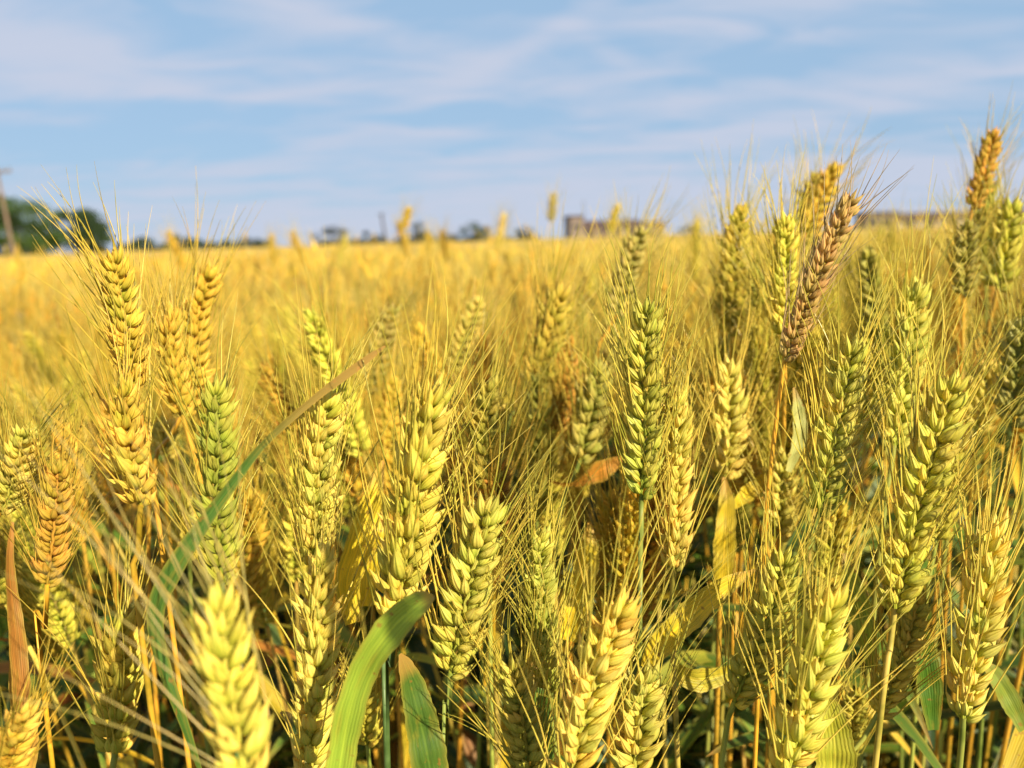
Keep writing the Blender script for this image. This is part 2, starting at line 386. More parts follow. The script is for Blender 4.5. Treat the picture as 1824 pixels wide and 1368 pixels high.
def spikelet_parts(r, nr, ns, spiky=0.0, full=True):
    """list of (verts, faces, pv) for one spikelet of length 1 plus the awn roots [(point, dir)]"""
    spec = []
    for sx in (-1, 1):
        spec.append((sx * .11, -.02, 0.0, sx * (.46 + .1 * spiky), .06, .74, .150, .13, .04, .55, False))       # glume
        spec.append((sx * .085, .045, .03, sx * (.28 + .08 * spiky), .18, .97, .168, .150, .06, .5, True))   # outer floret
    spec.append((0.03, .08, .10, .05, .32, .88, .158, .145, .06, .45, True))                                    # middle florets
    spec.append((-.03, -.06, .16, -.06, .04, .88, .160, .155, .05, .4, True))
    if not full: spec = [s for s in spec if s[10]]
    out, awn = [], []
    for (bx, by, bz, tl, ty, ln, hw, hd, cv, bk, has) in spec:
        tl += r.normal(0, .11); ty += r.normal(0, .10); ln *= r.uniform(.82, 1.14); k = r.uniform(.88, 1.14)
        v, f, pv = floret_local(nr, ns, hw * k * (1 - .18 * spiky), hd * k * (1 - .18 * spiky), ln, cv, bk + .35 * spiky)
        # keel faces the side the husk leans to
        v = v @ rot('z', -0.55 * np.sign(tl) * (abs(tl) > .1)).T
        R = rot('y', tl) @ rot('x', -ty)
        base = np.array([bx, by, bz])
        v = v @ R.T + base
        pv3 = np.concatenate([pv, np.full((len(pv), 1), r.random())], 1)
        out.append((v, f, pv3))
        if has: awn.append((base + R @ np.array([0, cv * ln * .2, ln * (1.0 + .1 * bk)]), R @ np.array([0, 0, 1.0])))
    return out, awn

SPK = []          # shared spikelet meshes for the sharp ears: plump (0-3) and spiky (4-6)
for k in range(12):
    r_ = np.random.default_rng(100 + k)
    parts, awn = spikelet_parts(r_, 12, 12, (0.0, .25, .4, .5, .6, .7, .8, .3, .9, 1.1, 1.0, .8)[k])
    mb = MB()
    for q in parts: mb.add(*q)
    SPK.append((mb.mesh("spikelet", M_HUSK), awn))

def ear_layout(axis, s, radial, r, pitch=0.265, tilt=0.45):
    """places of the spikelets: (origin, 3x3 frame*scale) from foot to tip. axis: base -> tip"""
    seg = np.linalg.norm(np.diff(axis, axis=0), axis=1); cum = np.concatenate([[0], np.cumsum(seg)]); L = cum[-1]
    n = max(6, int(round((L - .55 * s) / (pitch * s))))
    Tn = unit(np.gradient(axis, axis=0))
    out = []
    for k in range(n + 1):
        last = k == n
        d = (k + .1) / n * (L - .78 * s)
        c = np.array([np.interp(d, cum, axis[:, i]) for i in range(3)]); T = unit(np.array([np.interp(d, cum, Tn[:, i]) for i in range(3)]))
        R = unit(radial - T * (radial @ T)); sgn = 1 if k % 2 else -1
        th = (tilt * (1 - .45 * (k / n) ** 2) + r.normal(0, .085)) * sgn
        if last: th = 0.0; R = np.cross(T, R); sgn = 1
        zz = math.cos(th) * T + math.sin(th) * R
        yy = unit((R * sgn) - zz * ((R * sgn) @ zz)); xx = np.cross(yy, zz)
        tw = r.normal(0, .22); xx, yy = xx * math.cos(tw) + yy * math.sin(tw), yy * math.cos(tw) - xx * math.sin(tw)
        f = k / n
        sc_ = s * (0.78 + .22 * min(1, f / .15)) * (1 - .14 * max(0, (f - .7) / .3)) * r.uniform(.88, 1.1)
        out.append((c + R * sgn * .085 * s * (0 if last else 1), np.stack([xx, yy, zz], 1) * sc_, T, f))
    return out

def make_beard(mb, roots, s, r, length=4.3, spread=0.5, lean=None, keep=1.0, segs=9, sides=3, rad=0.00031, tint=None):
    """roots: (start, dir, axis tangent, f) in world; a sheaf of fine tapering bristles"""
    paths, rads = [], []
    for (p, d, T, f) in roots:
        if r.random() > keep: continue
        D = unit(T * (1 - spread) + unit(d) * spread + r.normal(0, .075, 3) + (0 if lean is None else np.asarray(lean) * r.uniform(.3, 1.0)))
        L = s * length * r.uniform(.72, 1.18) * (1 - .22 * f)
        O = unit(D - T * (D @ T) + 1e-6); bend = r.normal(.03, .09); side = r.normal(0, .085, 3); L = L * (r.uniform(.25, .6) if r.random() < .08 else 1)
        t = np.linspace(0, 1, segs)[:, None]
        paths.append(p - D * s * .1 + D * L * t + (O * bend + side) * L * t ** 2)
        rads.append(rad * (s / .0115) ** .5 * r.uniform(.85, 1.2) * (1 - .82 * np.linspace(0, 1, segs) ** 1.2))
    if paths: tubes(mb, np.array(paths), np.array(rads), sides, r=r.random(len(paths)), tint=tint)

def ribbon(mb, path, width, side, r, fold=0.18, cols=5, rv=None, tint=None):
    """a grass blade: path (n,3), width (n,), side (n,3) unit vectors across"""
    path = np.asarray(path); n = len(path); T = unit(np.gradient(path, axis=0))
    side = unit(side - T * np.sum(side * T, 1, keepdims=True)); nor = np.cross(T, side)
    u = np.linspace(-1, 1, cols)
    v = path[:, None] + side[:, None] * (u[None, :, None] * width[:, None, None] * .5) + nor[:, None] * ((np.abs(u) * fold)[None, :, None] * width[:, None, None] * .5)
    idx = np.arange(n * cols).reshape(n, cols)
    f = np.stack([idx[:-1, :-1], idx[:-1, 1:], idx[1:, 1:], idx[1:, :-1]], -1).reshape(-1, 4)
    pv = np.zeros((n, cols, 3)); pv[..., 0] = (u + 1) / 2; pv[..., 1] = np.linspace(0, 1, n)[:, None]; pv[..., 2] = r.random() if rv is None else rv
    mb.add(v.reshape(-1, 3), f, pv.reshape(-1, 3), tint)

def blade_width(n, w, base=.6):
    t = np.linspace(0, 1, n); return w * np.clip(np.minimum(base + (1 - base) * t / .3, 1) * np.clip((1 - t) / .45, 0, 1) ** .75, 0.02, 1)

# tints (base colours of the plant itself)
GOLD, HONEY, PALE = (.72, .48, .055), (.62, .36, .05), (.77, .64, .12)
LIME, GREEN, DEEP = (.68, .575, .075), (.56, .50, .07), (.40, .40, .055)
BROWN, OCHRE = (.68, .46, .14), (.60, .33, .03)
STRAW, ORANGE, GSTEM, DSTEM = (.64, .47, .09), (.66, .39, .03), (.30, .34, .06), (.10, .17, .045)
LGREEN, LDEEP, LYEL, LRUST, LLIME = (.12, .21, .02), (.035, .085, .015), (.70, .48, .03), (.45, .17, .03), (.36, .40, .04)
def jit(c, r, a=.08): return tuple(np.clip(np.array(c) * (1 + r.normal(0, a)) * (1 + r.normal(0, a * .5, 3)), .01, .9))

def awn_tint(c): return tuple(np.array(c) * .35 + np.array((.76, .58, .08)) * .65)

def hero(label, pts, d, w, color, stemc=GSTEM, roll=0.0, d1=None, sharp=True, spread=.5, length=4.3, keep=1.0, lean=None,
         via=None, spiky=False, seed=0, foot=None, group=None, tilt=.45, awnc=None):
    """one wheat stalk of the foreground: pts = pixels from the tip of the ear to its foot, d = depth, w = width of the ear in pixels"""
    r = np.random.default_rng(1000 + seed)
    d1 = d + .010 if d1 is None else d1
    pp = [np.array(p, float) for p in pts]
    ds = np.linspace(d, d1, len(pp))
    axis = catmull([P(a[0], a[1], dd) for a, dd in zip(pp, ds)], 48)[::-1]       # base -> tip
    s = w * (d + d1) / 2 / FPX / 1.47
    view = unit(axis[24] - C0); T = unit(axis[-1] - axis[0])
    rad = unit(np.cross(T, view)); rad = rad * math.cos(roll) + np.cross(T, rad) * math.sin(roll)
    base = axis[0]; Tb = unit(axis[3] - axis[0])
    # stem down to the ground
    wp = [base + Tb * s * .15]
    if via: wp += [P(a, b, d1 + .004 + .004 * i) for i, (a, b, c) in enumerate(via)]
    else: wp += [base - Tb * .07]
    q = wp[-1]; dirn = unit(wp[-1] - wp[-2])
    g = np.array([q[0] + dirn[0] * .10 + r.normal(0, .012), max(q[1] + dirn[1] * .10, .16), 0.0]) if foot is None else np.array([foot[0], foot[1], 0])
    wp += [q * .45 + g * .55 + np.array([0, 0, .0]), g]
    path = catmull(wp, 40)
    root = link("wheat_stalk", None, loc=g); tag(root, label, "wheat stalk", group or "wheat stalks in the foreground")
    root.empty_display_size = .02
    mb = MB()
    rs = .00105 + .00055 * np.linspace(0, 1, 40); rs = rs * (s / .0115) ** .6
    tubes(mb, path[None], rs[None], 10)
    link("stem", mb.mesh("stem", M_STEM, offset=g), root, jit(stemc, r, .05))
    lay = ear_layout(axis, s, rad, r, tilt=tilt)
    roots = []
    c_ear = jit(color, r, .04)
    other = np.array((.52, .33, .09) if color == BROWN else [PALE, GOLD, PALE, LIME, LIME][r.integers(5)]); ph_, amp_ = r.uniform(0, 6.28), r.uniform(.25, .55)
    def ripe(f):                                                  # an ear ripens in patches along its length
        k = np.clip(amp_ * (.5 + .5 * math.sin(f * 5.5 + ph_)) + r.normal(0, .12), 0, .75)
        return tuple(np.array(c_ear) * (1 - k) + other * k)
    em = MB()
    zig = np.array([l[0] for l in lay]); tubes(em, (zig * .35 + catmull(axis, len(zig)) * .65)[None], np.full((1, len(zig)), s * .07), 6)
    if not sharp:
        for (c, F, T_, f) in lay:
            parts, awn = spikelet_parts(r, 8, 8, 1.0 if spiky else 0.0)
            for v, fc, pv in parts: em.add(v @ F.T + c, fc, pv)
            roots += [(F @ a + c, F @ b, T_, f) for a, b in awn]
    ear = link("ear", em.mesh("ear", M_HUSK, offset=g), root, c_ear)
    if sharp:
        for (c, F, T_, f) in lay:
            me, awn = SPK[r.integers(8, 12) if spiky else r.integers(0, 8)]
            o = link("spikelet", me, ear, jit(ripe(f), r, .06))
            mt = Matrix.Identity(4)
            for i in range(3):
                for j in range(3): mt[i][j] = F[i, j]
                mt[i][3] = c[i] - g[i]
            o.matrix_local = mt
            roots += [(F @ a + c, F @ b, T_, f) for a, b in awn]
    bm = MB(); make_beard(bm, roots, s, r, length, spread, lean, keep * .76)
    if bm.n: link("beard", bm.mesh("beard", M_AWN, offset=g), ear, awnc or awn_tint(c_ear))
    return root, g

def px_leaf(stalk, pts, color, label=None, seed=0, fold=.22, dry=.12):
    """a blade on a stalk: pts = (px, py, depth, width px, twist) from its foot to its tip"""
    root, g = stalk
    r = np.random.default_rng(5000 + seed)
    cen = catmull([P(a[0], a[1], a[2]) for a in pts], 36)
    t = np.linspace(0, 1, 36); tk = np.concatenate([[0], np.cumsum([math.hypot(a[0] - b[0], a[1] - b[1]) for a, b in zip(pts, pts[1:])])]); tk /= tk[-1]
    wd = np.interp(t, tk, [a[3] * a[2] / FPX for a in pts]); tw = np.interp(t, tk, [a[4] for a in pts])
    T = unit(np.gradient(cen, axis=0)); view = unit(cen - C0); S = unit(np.cross(T, view)); Nn = np.cross(T, S)
    S = S * np.cos(tw)[:, None] + Nn * np.sin(tw)[:, None]
    wd = wd * (1 + .05 * np.sin(t * 31 + seed) * r.uniform(.4, 1) + .03 * np.sin(t * 73 + seed))
    cen = cen + Nn * (wd * .04 * np.sin(t * 23 + seed * 2.1))[:, None]
    mb = MB(); ribbon(mb, cen, wd, S, r, fold, 9)
    vv = np.interp(t, [0, 1 - 1.6 * dry, 1 - dry, 1], [0, .86, .95, 1.0]); mb.pv[0].reshape(36, 9, 3)[..., 1] = vv[:, None]
    o = link("leaf", mb.mesh("leaf", M_LEAF, offset=g), root, color)
    if label: o['label'] = label
    return o



# ------------------------------------------------------------------ far edge of the field: trees, poles, houses
def box(mb, lo, hi):
    lo, hi = np.array(lo, float), np.array(hi, float)
    v = np.array([[x, y, z] for x in (lo[0], hi[0]) for y in (lo[1], hi[1]) for z in (lo[2], hi[2])])
    mb.add(v, [[0, 1, 3, 2], [4, 6, 7, 5], [0, 4, 5, 1], [2, 3, 7, 6], [0, 2, 6, 4], [1, 5, 7, 3]])
def ground_at(px, d):
    """where a thing seen at that column and depth stands"""
    p = P(px, 425, d); return np.array([p[0], p[1], 0.0])
def tree(label, px, d, height, width, tint, n_leaf, seed, group, trunk_h=.28, lumps=16):
    r = np.random.default_rng(seed); g = ground_at(px, d)
    root = link("tree", None, loc=g); tag(root, label, "tree", group)
    mb = MB(); tr = []
    t = np.linspace(0, 1, 8)[:, None]
    base = np.array([0, 0, 0.]); top = np.array([r.normal(0, .2), r.normal(0, .2), height * .62])
    tubes(mb, (base * (1 - t) + top * t)[None], (height * .035 * (1 - .7 * t[:, 0]))[None], 8)
    cl = []
    for k in range(lumps):
        a = r.uniform(0, 6.28); rr = width * .5 * r.uniform(.1, .95) ** .8; zz = height * r.uniform(trunk_h, .90)
        rr *= math.sqrt(max(.15, 1 - ((zz / height - .5) / .52) ** 2))
        c = np.array([rr * math.cos(a), rr * math.sin(a), zz]); cl.append((c, width * r.uniform(.08, .19)))
        if k % 2 == 0:
            s0 = top * r.uniform(.4, .95)
            tubes(mb, (s0 * (1 - t) + c * t + np.array([0, 0, .3]) * t * (1 - t))[None], (height * .014 * (1 - .8 * t[:, 0]))[None], 5)
    link("trunk", mb.mesh("trunk", M_BARK), root)
    per = n_leaf // lumps; V, PV = [], []
    for c, rad in cl:
        dd = unit(r.normal(size=(per, 3))) * (r.random((per, 1)) ** .45) * np.array([1.15, 1.15, .8]) * rad
        p = c + dd; sz = r.uniform(.07, .15, (per, 1)) * (height / 5) ** .5
        a = unit(r.normal(size=(per, 3))); b = unit(np.cross(a, r.normal(size=(per, 3))))
        V.append(np.stack([p - a * sz, p + b * sz * .6, p + a * sz, p - b * sz * .6], 1))
        PV.append(np.repeat(np.clip(r.normal(.45, .22, per) + r.normal(0, .12), 0, 1)[:, None], 4, 1))
    V = np.concatenate(V); PV = np.concatenate(PV); k = len(V)
    pv = np.zeros((k * 4, 3)); pv[:, 2] = PV.ravel()
    mb = MB(); mb.add(V.reshape(-1, 3), np.arange(k * 4).reshape(-1, 4), pv)
    link("crown", mb.mesh("crown", M_CROWN, smooth=False), root, tint)
    return root
GT = "trees along the far edge of the field"
tree("rounded green tree behind the wooden pole at far left", 26, 70, 6.1, 8.0, (.055, .11, .014), 12000, 1, GT, .12, 26)
tree("dark green tree just right of the tree behind the pole", 146, 76, 5.0, 7.0, (.032, .065, .014), 11000, 2, GT, .12, 24)
tree("low dark bushy tree right of the two big trees", 262, 95, 2.6, 5.0, (.045, .075, .03), 3500, 3, GT, .1, 14)
tree("small bushy tree under the curved golden ear", 325, 95, 2.7, 3.6, (.04, .075, .03), 3000, 4, GT, .1, 12)
tree("flat low bush on the horizon left of the open gap", 435, 140, 2.3, 6.0, (.05, .065, .05), 3000, 5, GT, .1, 12)
tree("grey green bush left of the leaning dark pole", 598, 140, 3.7, 8.5, (.06, .07, .055), 4000, 6, GT, .1, 14)
tree("grey green bush touching the leaning dark pole", 662, 140, 3.2, 4.2, (.05, .065, .05), 3000, 7, GT, .1, 12)
tree("small round blue green tree right of the leaning dark pole", 746, 140, 4.5, 6.0, (.035, .065, .05), 4000, 8, GT, .1, 16)
tree("small round green tree midway between the dark pole and the house", 846, 140, 4.0, 6.0, (.035, .075, .04), 4000, 9, GT, .1, 16)
tree("tiny low tree left of the lone upright sky ear", 932, 150, 3.0, 4.4, (.05, .075, .05), 3000, 10, GT, .1, 12)
tree("low dark bush right of the brown house", 1228, 150, 2.4, 4.0, (.04, .06, .045), 3000, 11, GT, .1, 12)
tree("long low bush between the two small round trees", 795, 155, 2.1, 7.0, (.05, .07, .045), 3000, 12, GT, .1, 14)

def hedge(label, px0, px1, d, height, tint, seed):
    r = np.random.default_rng(seed); g = ground_at((px0 + px1) / 2, d); half = (px1 - px0) / FPX * d / 2
    root = link("hedgerow", None, loc=g); tag(root, label, "hedge", "hedgerows on the horizon")
    n = int(half * 700); x = r.uniform(-half, half, n); top = height * (.72 + .2 * np.sin(x * .9 + seed) * np.cos(x * .37) + .12 * np.sin(x * 2.7))
    p = np.stack([x, r.normal(0, .7, n), top * r.random(n) ** .6], -1); sz = r.uniform(.10, .2, (n, 1))
    a = unit(r.normal(size=(n, 3))); b = unit(np.cross(a, r.normal(size=(n, 3))))
    V = np.stack([p - a * sz, p + b * sz * .6, p + a * sz, p - b * sz * .6], 1); pv = np.zeros((n * 4, 3)); pv[:, 2] = np.repeat(np.clip(r.normal(.45, .22, n), 0, 1), 4)
    mb = MB(); mb.add(V.reshape(-1, 3), np.arange(n * 4).reshape(-1, 4), pv); link("foliage", mb.mesh("foliage", M_CROWN, smooth=False), root, tint)
    mb = MB(); xs = np.linspace(-half * .95, half * .95, max(4, int(half)))
    tubes(mb, np.array([[(q, 0, 0), (q + .05, 0, height * .25), (q + .1, .05, height * .5)] for q in xs]), np.full((len(xs), 3), .04), 5)
    link("stem", mb.mesh("stem", M_BARK), root)
hedge("low dark hedge line running right from the two dark trees", 205, 480, 120, 2.3, (.035, .06, .025), 51)
hedge("low bluish hedge line from the grey bushes to the lone sky ear", 565, 960, 160, 2.2, (.045, .065, .045), 52)

def pole(label, px, d, height, rad, mat, tilt, arm, seed):
    g = ground_at(px, d); root = link("utility_pole", None, loc=g); tag(root, label, "pole", "utility poles beyond the field")
    root.rotation_euler = (0, tilt, 0)
    mb = MB(); tubes(mb, np.array([[(0, 0, z) for z in np.linspace(-.2, height, 8)]]), np.linspace(rad, rad * .68, 8)[None], 12)
    e = len(mb.v); cap = [[0, 0, height + .03]]; mb.add(np.array(cap + [[rad * .68 * math.cos(a), rad * .68 * math.sin(a), height] for a in np.linspace(0, 2 * np.pi, 12, endpoint=False)]), [[0, i + 1, (i + 1) % 12 + 1] for i in range(12)])
    link("shaft", mb.mesh("shaft", mat), root)
    if arm:
        mb = MB(); box(mb, (-arm, -.05 - rad, height - .35), (arm, .03 - rad, height - .23)); a = link("crossarm", mb.mesh("crossarm", mat, smooth=False), root)
        for x in (-arm * .9, -arm * .45, arm * .45, arm * .9):
            mb = MB(); z = height - .23
            tubes(mb, np.array([[(x, -rad, z), (x, -rad, z + .05), (x, -rad, z + .08), (x, -rad, z + .12), (x, -rad, z + .16)]]), np.array([[.02, .02, .05, .035, .045]]), 8)
            link("insulator", mb.mesh("insulator", M_METAL), a)
pole("brown wooden utility pole at the left edge in front of the trees", 22, 45, 5.75, .115, M_POLE, -.06, .9, 1)
pole("dark leaning pole rising above the grey bushes", 688, 120, 5.4, .22, M_DARKPOLE, -.10, .5, 2)
pole("thin far utility pole standing just behind the brown house", 1040, 260, 12.5, .16, M_METAL, 0, .9, 3)

def wall_with_windows(root, name, lo, hi, mat, wins, wmat):
    mb = MB(); box(mb, lo, hi); w = link(name, mb.mesh(name, mat, smooth=False), root)
    for (x0, x1, z0, z1) in wins:
        m2 = MB(); box(m2, (x0, lo[1] - .06, z0), (x1, lo[1] + .02, z1)); f = link("window", m2.mesh("window", M_ROOF, smooth=False), root)
        m3 = MB(); box(m3, (x0 + .08, lo[1] - .09, z0 + .08), (x1 - .08, lo[1] - .065, z1 - .08)); link("pane", m3.mesh("pane", wmat, smooth=False), f)
    return w
def gable_roof(root, x0, x1, y0, y1, z0, z1, ov=.5):
    mb = MB(); yr = (y0 + y1) / 2
    v = np.array([[x0 - ov, y0 - ov, z0], [x1 + ov, y0 - ov, z0], [x1 + ov, y1 + ov, z0], [x0 - ov, y1 + ov, z0], [x0 - ov, yr, z1], [x1 + ov, yr, z1],
                  [x0 - ov, y0 - ov, z0 - .18], [x1 + ov, y0 - ov, z0 - .18], [x1 + ov, y1 + ov, z0 - .18], [x0 - ov, y1 + ov, z0 - .18]])
    mb.add(v, [[0, 1, 5, 4], [2, 3, 4, 5], [6, 7, 1, 0], [8, 9, 3, 2], [6, 9, 8, 7]]); mb.add(v, [[0, 4, 3], [1, 2, 5]]); mb.add(v, [[6, 0, 3, 9], [7, 8, 2, 1]])
    return link("roof", mb.mesh("roof", M_ROOF, smooth=False), root)
# brown house, its tall end at the left, stepping down to the right
g = ground_at(1016, 150)
hs = link("brown_house", None, loc=g); hs.rotation_euler = (0, 0, math.radians(8)); tag(hs, "brown brick house with dark roof seen over the wheat", "house")
wall_with_windows(hs, "wall", (2.6, .4, 0), (15.0, 8, 2.5), M_BRICKWALL, [(3.4, 5.0, .9, 2.0), (8.4, 9.8, .9, 2.0), (11.6, 13.0, .9, 2.0)], M_DARKGLASS)
gable_roof(hs, 2.95, 14.6, .4, 8, 2.51, 4.0, .3)
mb = MB(); box(mb, (6.3, .32, 0), (7.3, .41, 2.1)); link("door", mb.mesh("door", M_ROOF, smooth=False), hs)
wall_with_windows(hs, "tower_wall", (0, 0, 0), (2.6, 5, 4.6), M_BRICKWALL, [(.7, 1.8, 2.4, 3.3)], M_DARKGLASS)
mb = MB(); box(mb, (-.25, -.25, 4.6), (2.85, 5.25, 4.95)); link("tower_roof", mb.mesh("tower_roof", M_ROOF, smooth=False), hs)
wall_with_windows(hs, "annex_wall", (15.0, 1.2, 0), (19.6, 7, 2.7), M_BRICKWALL, [(15.8, 17.0, .8, 1.6)], M_DARKGLASS)
gable_roof(hs, 15.3, 19.6, 1.2, 7, 2.71, 3.5, .25)
# long building with a dark roof at the right
g = ground_at(1542, 130)
lb = link("long_building", None, loc=g); lb.rotation_euler = (0, 0, math.radians(-7)); tag(lb, "long low building with dark brown roof at the right horizon", "building")
wall_with_windows(lb, "end_block_wall", (0, 0, 0), (4.6, 6, 3.05), M_BRICKWALL, [(.6, 1.8, 1.2, 2.3), (2.8, 4.0, 1.2, 2.3)], M_DARKGLASS)
mb = MB(); box(mb, (-.3, -.3, 3.05), (4.9, 6.3, 3.45)); link("end_block_roof", mb.mesh("end_block_roof", M_ROOF, smooth=False), lb)
wall_with_windows(lb, "wall", (4.6, .8, 0), (31, 6, 2.0), M_PALEWALL, [(x, x + 1.3, .8, 1.7) for x in np.arange(6.5, 30, 3.2)], M_DARKGLASS)
gable_roof(lb, 5.25, 31, .8, 6, 2.01, 3.2, .35)

HEIGHT = lambda x, y: .728 + .022 * math.sin(x * 5.1 + 1.3) * math.cos(y * 3.7) + .034 * np.clip(x / .5, -1.2, 1) * np.clip(2 - y / 1.2, 0, 1)

# ------------------------------------------------------------------ the field beyond: one mass of wheat
def scatter(n, ymin, ymax, half, extra=0.3, power=1.0):
    y = ymin + (ymax - ymin) * rng.random(n) ** power
    x = (rng.random(n) * 2 - 1) * (half * y + extra)
    return x, y
def field_tints(x, y, n):
    mixv = np.clip(.45 + .35 * np.sin(x * 1.3 + .7) * np.cos(y * .6) + rng.normal(0, .28, n) - .22 * np.clip(x / (y + .5), -1, 1), 0, 1)[:, None]
    g = np.array((.68, .41, .04)) * mixv + np.array((.62, .48, .065)) * (1 - mixv)
    gr = np.clip((x / (y + .4) - .05) * 1.6, 0, .6)[:, None] * np.clip(2.2 - y / 2.5, 0, 1)[:, None]
    g = g * (1 - gr) + np.array((.46, .44, .06)) * gr
    orr = np.clip((-x / (y + .4) - .12) * 2.2, 0, .6)[:, None] * np.clip(2.4 - y, 0, 1)[:, None]
    g = g * (1 - orr) + np.array((.60, .30, .02)) * orr
    return np.clip(g * (1 + rng.normal(0, .20, (n, 1))), .01, .9)

def mass(mb_h, mb_f, x, y, tipz, lod, spread=.16):
    """many stalks at once, vectorised"""
    n = len(x); tint = field_tints(x, y, n)
    L = rng.uniform(.065, .085, n); lean = rng.normal(0, spread, (n, 2)); lean[:, 0] += .3 * spread
    top = np.stack([x + lean[:, 0] * .3, y + lean[:, 1] * .3, tipz], -1)
    bot = np.stack([x, y, np.zeros(n)], -1)
    dirn = unit(np.stack([lean[:, 0] * 1.6, lean[:, 1] * 1.6, np.ones(n)], -1))
    foot = top - dirn * L[:, None]
    # stem
    ns = 6 if lod < 2 else 3
    t = np.linspace(0, 1, ns)[None, :, None]
    if lod == 0:
        z0 = 0.0
    else:
        z0 = .25 if lod == 1 else .45
    b2 = bot.copy(); b2[:, 2] = z0; b2[:, :2] += (foot[:, :2] - bot[:, :2]) * (z0 / .7) ** 2
    ctrl = foot - dirn * .2
    path = b2[:, None] * (1 - t) ** 2 + 2 * ctrl[:, None] * t * (1 - t) + foot[:, None] * t ** 2
    stint = np.array((.62, .36, .035)) * rng.uniform(.75, 1.1, (n, 1))
    tubes(mb_f, path, np.full((n, ns), .0016 if lod < 2 else .0022), 3, tint=stint)
    # ear: rows of husks (lod 0) or a lumpy spindle
    A = unit(np.cross(dirn, np.stack([np.cos(q := rng.random(n) * 6.28), np.sin(q), np.zeros(n)], -1))); B = np.cross(dirn, A)
    if lod == 0:
        fv, ff, fpv = floret_local(5, 5, .30, .26, 1.0, .05, .3)
        nsp = 16
        for k in range(nsp):
            sg = 1 if k % 2 else -1; f = k / nsp
            th = sg * .42 * (1 - .4 * f)
            zz = dirn * math.cos(th) + A * math.sin(th); yy = unit(A * sg - zz * np.sum(A * sg * zz, 1, keepdims=True)); xx = np.cross(yy, zz)
            F = np.stack([xx, yy, zz], 2) * (.0115 * rng.uniform(.85, 1.15, n) * (1 - .15 * f))[:, None, None]
            o = foot + dirn * (L * f * .9)[:, None] + A * (sg * .0012)
            v = np.einsum('nij,kj->nki', F, fv) + o[:, None]
            nv = len(fv); fc = (ff[None] + (np.arange(n) * nv)[:, None, None]).reshape(-1, 4)
            pv = np.zeros((n, nv, 3), np.float32); pv[..., :2] = fpv; pv[..., 2] = rng.random(n)[:, None]
            mb_h.add(v.reshape(-1, 3), fc, pv.reshape(-1, 3), np.repeat(tint, nv, 0))
    else:
        nr = 9 if lod == 1 else 5
        tt = np.linspace(0, 1, nr)
        pr = np.sin(np.pi * np.clip(tt * .94 + .05, 0, 1)) ** .5
        if lod == 1: pr = pr * (1 + .12 * (np.arange(nr) % 2 * 2 - 1))
        rr = pr[None] * rng.uniform(.0055, .0072, n)[:, None] * (1.0 if lod == 1 else 1.25)
        pth = foot[:, None] + dirn[:, None] * (L[:, None] * tt[None])[:, :, None] + A[:, None] * (.0012 * np.sin(np.arange(nr) * 3.1))[None, :, None]
        tubes(mb_h, pth, rr, 5 if lod == 1 else 4, tint=tint)
    # awns
    na, sg_ = {0: (22, 4), 1: (11, 3), 2: (4, 2)}[lod]
    at = np.array((.80, .62, .13)) * rng.uniform(.8, 1.1, (n, 1))
    for k in range(na):
        f = rng.random(n); st = foot + dirn * (L * f)[:, None]
        ph = rng.random(n) * 6.28
        D = unit(dirn + (A * np.cos(ph)[:, None] + B * np.sin(ph)[:, None]) * rng.uniform(.1, .42, n)[:, None])
        ln = rng.uniform(.04, .062, n)
        t = np.linspace(0, 1, sg_)[None, :, None]
        pth = st[:, None] + D[:, None] * (ln[:, None, None] * (.15 + t)) 
        tubes(mb_f, pth, np.broadcast_to((.0002 if lod == 0 else .0003 if lod == 1 else .0006) * (1 - .6 * np.linspace(0, 1, sg_))[None], (n, sg_)), 3, tint=at)

def mass_leaves(mb, x, y, zlo, zhi, palette, weights, wmul=1.0, up=.9):
    for i in range(len(x)):
        az = rng.uniform(0, 6.28); ln = rng.uniform(.12, .24); h = np.array([math.cos(az), math.sin(az), 0])
        z0 = rng.uniform(zlo, zhi); tt = np.linspace(0, 1, 9)[:, None]; dr = rng.uniform(.1, 1.1)
        path = np.array([x[i], y[i], z0]) + h * ln * tt * .6 + np.array([0, 0, 1]) * ln * (up * tt - dr * tt ** 2)
        sd_ = np.broadcast_to(np.array([-h[1], h[0], 0.0]), path.shape)
        ang = np.linspace(rng.uniform(-.5, .5), rng.uniform(-1.6, 1.6), 9)[:, None]; T = unit(np.gradient(path, axis=0))
        sd_ = sd_ * np.cos(ang) + np.cross(T, sd_) * np.sin(ang)
        c = jit(palette[rng.choice(len(palette), p=weights)], rng, .15)
        ribbon(mb, path, blade_width(9, rng.uniform(.009, .014) * wmul), sd_, rng, .25, 3, tint=c)

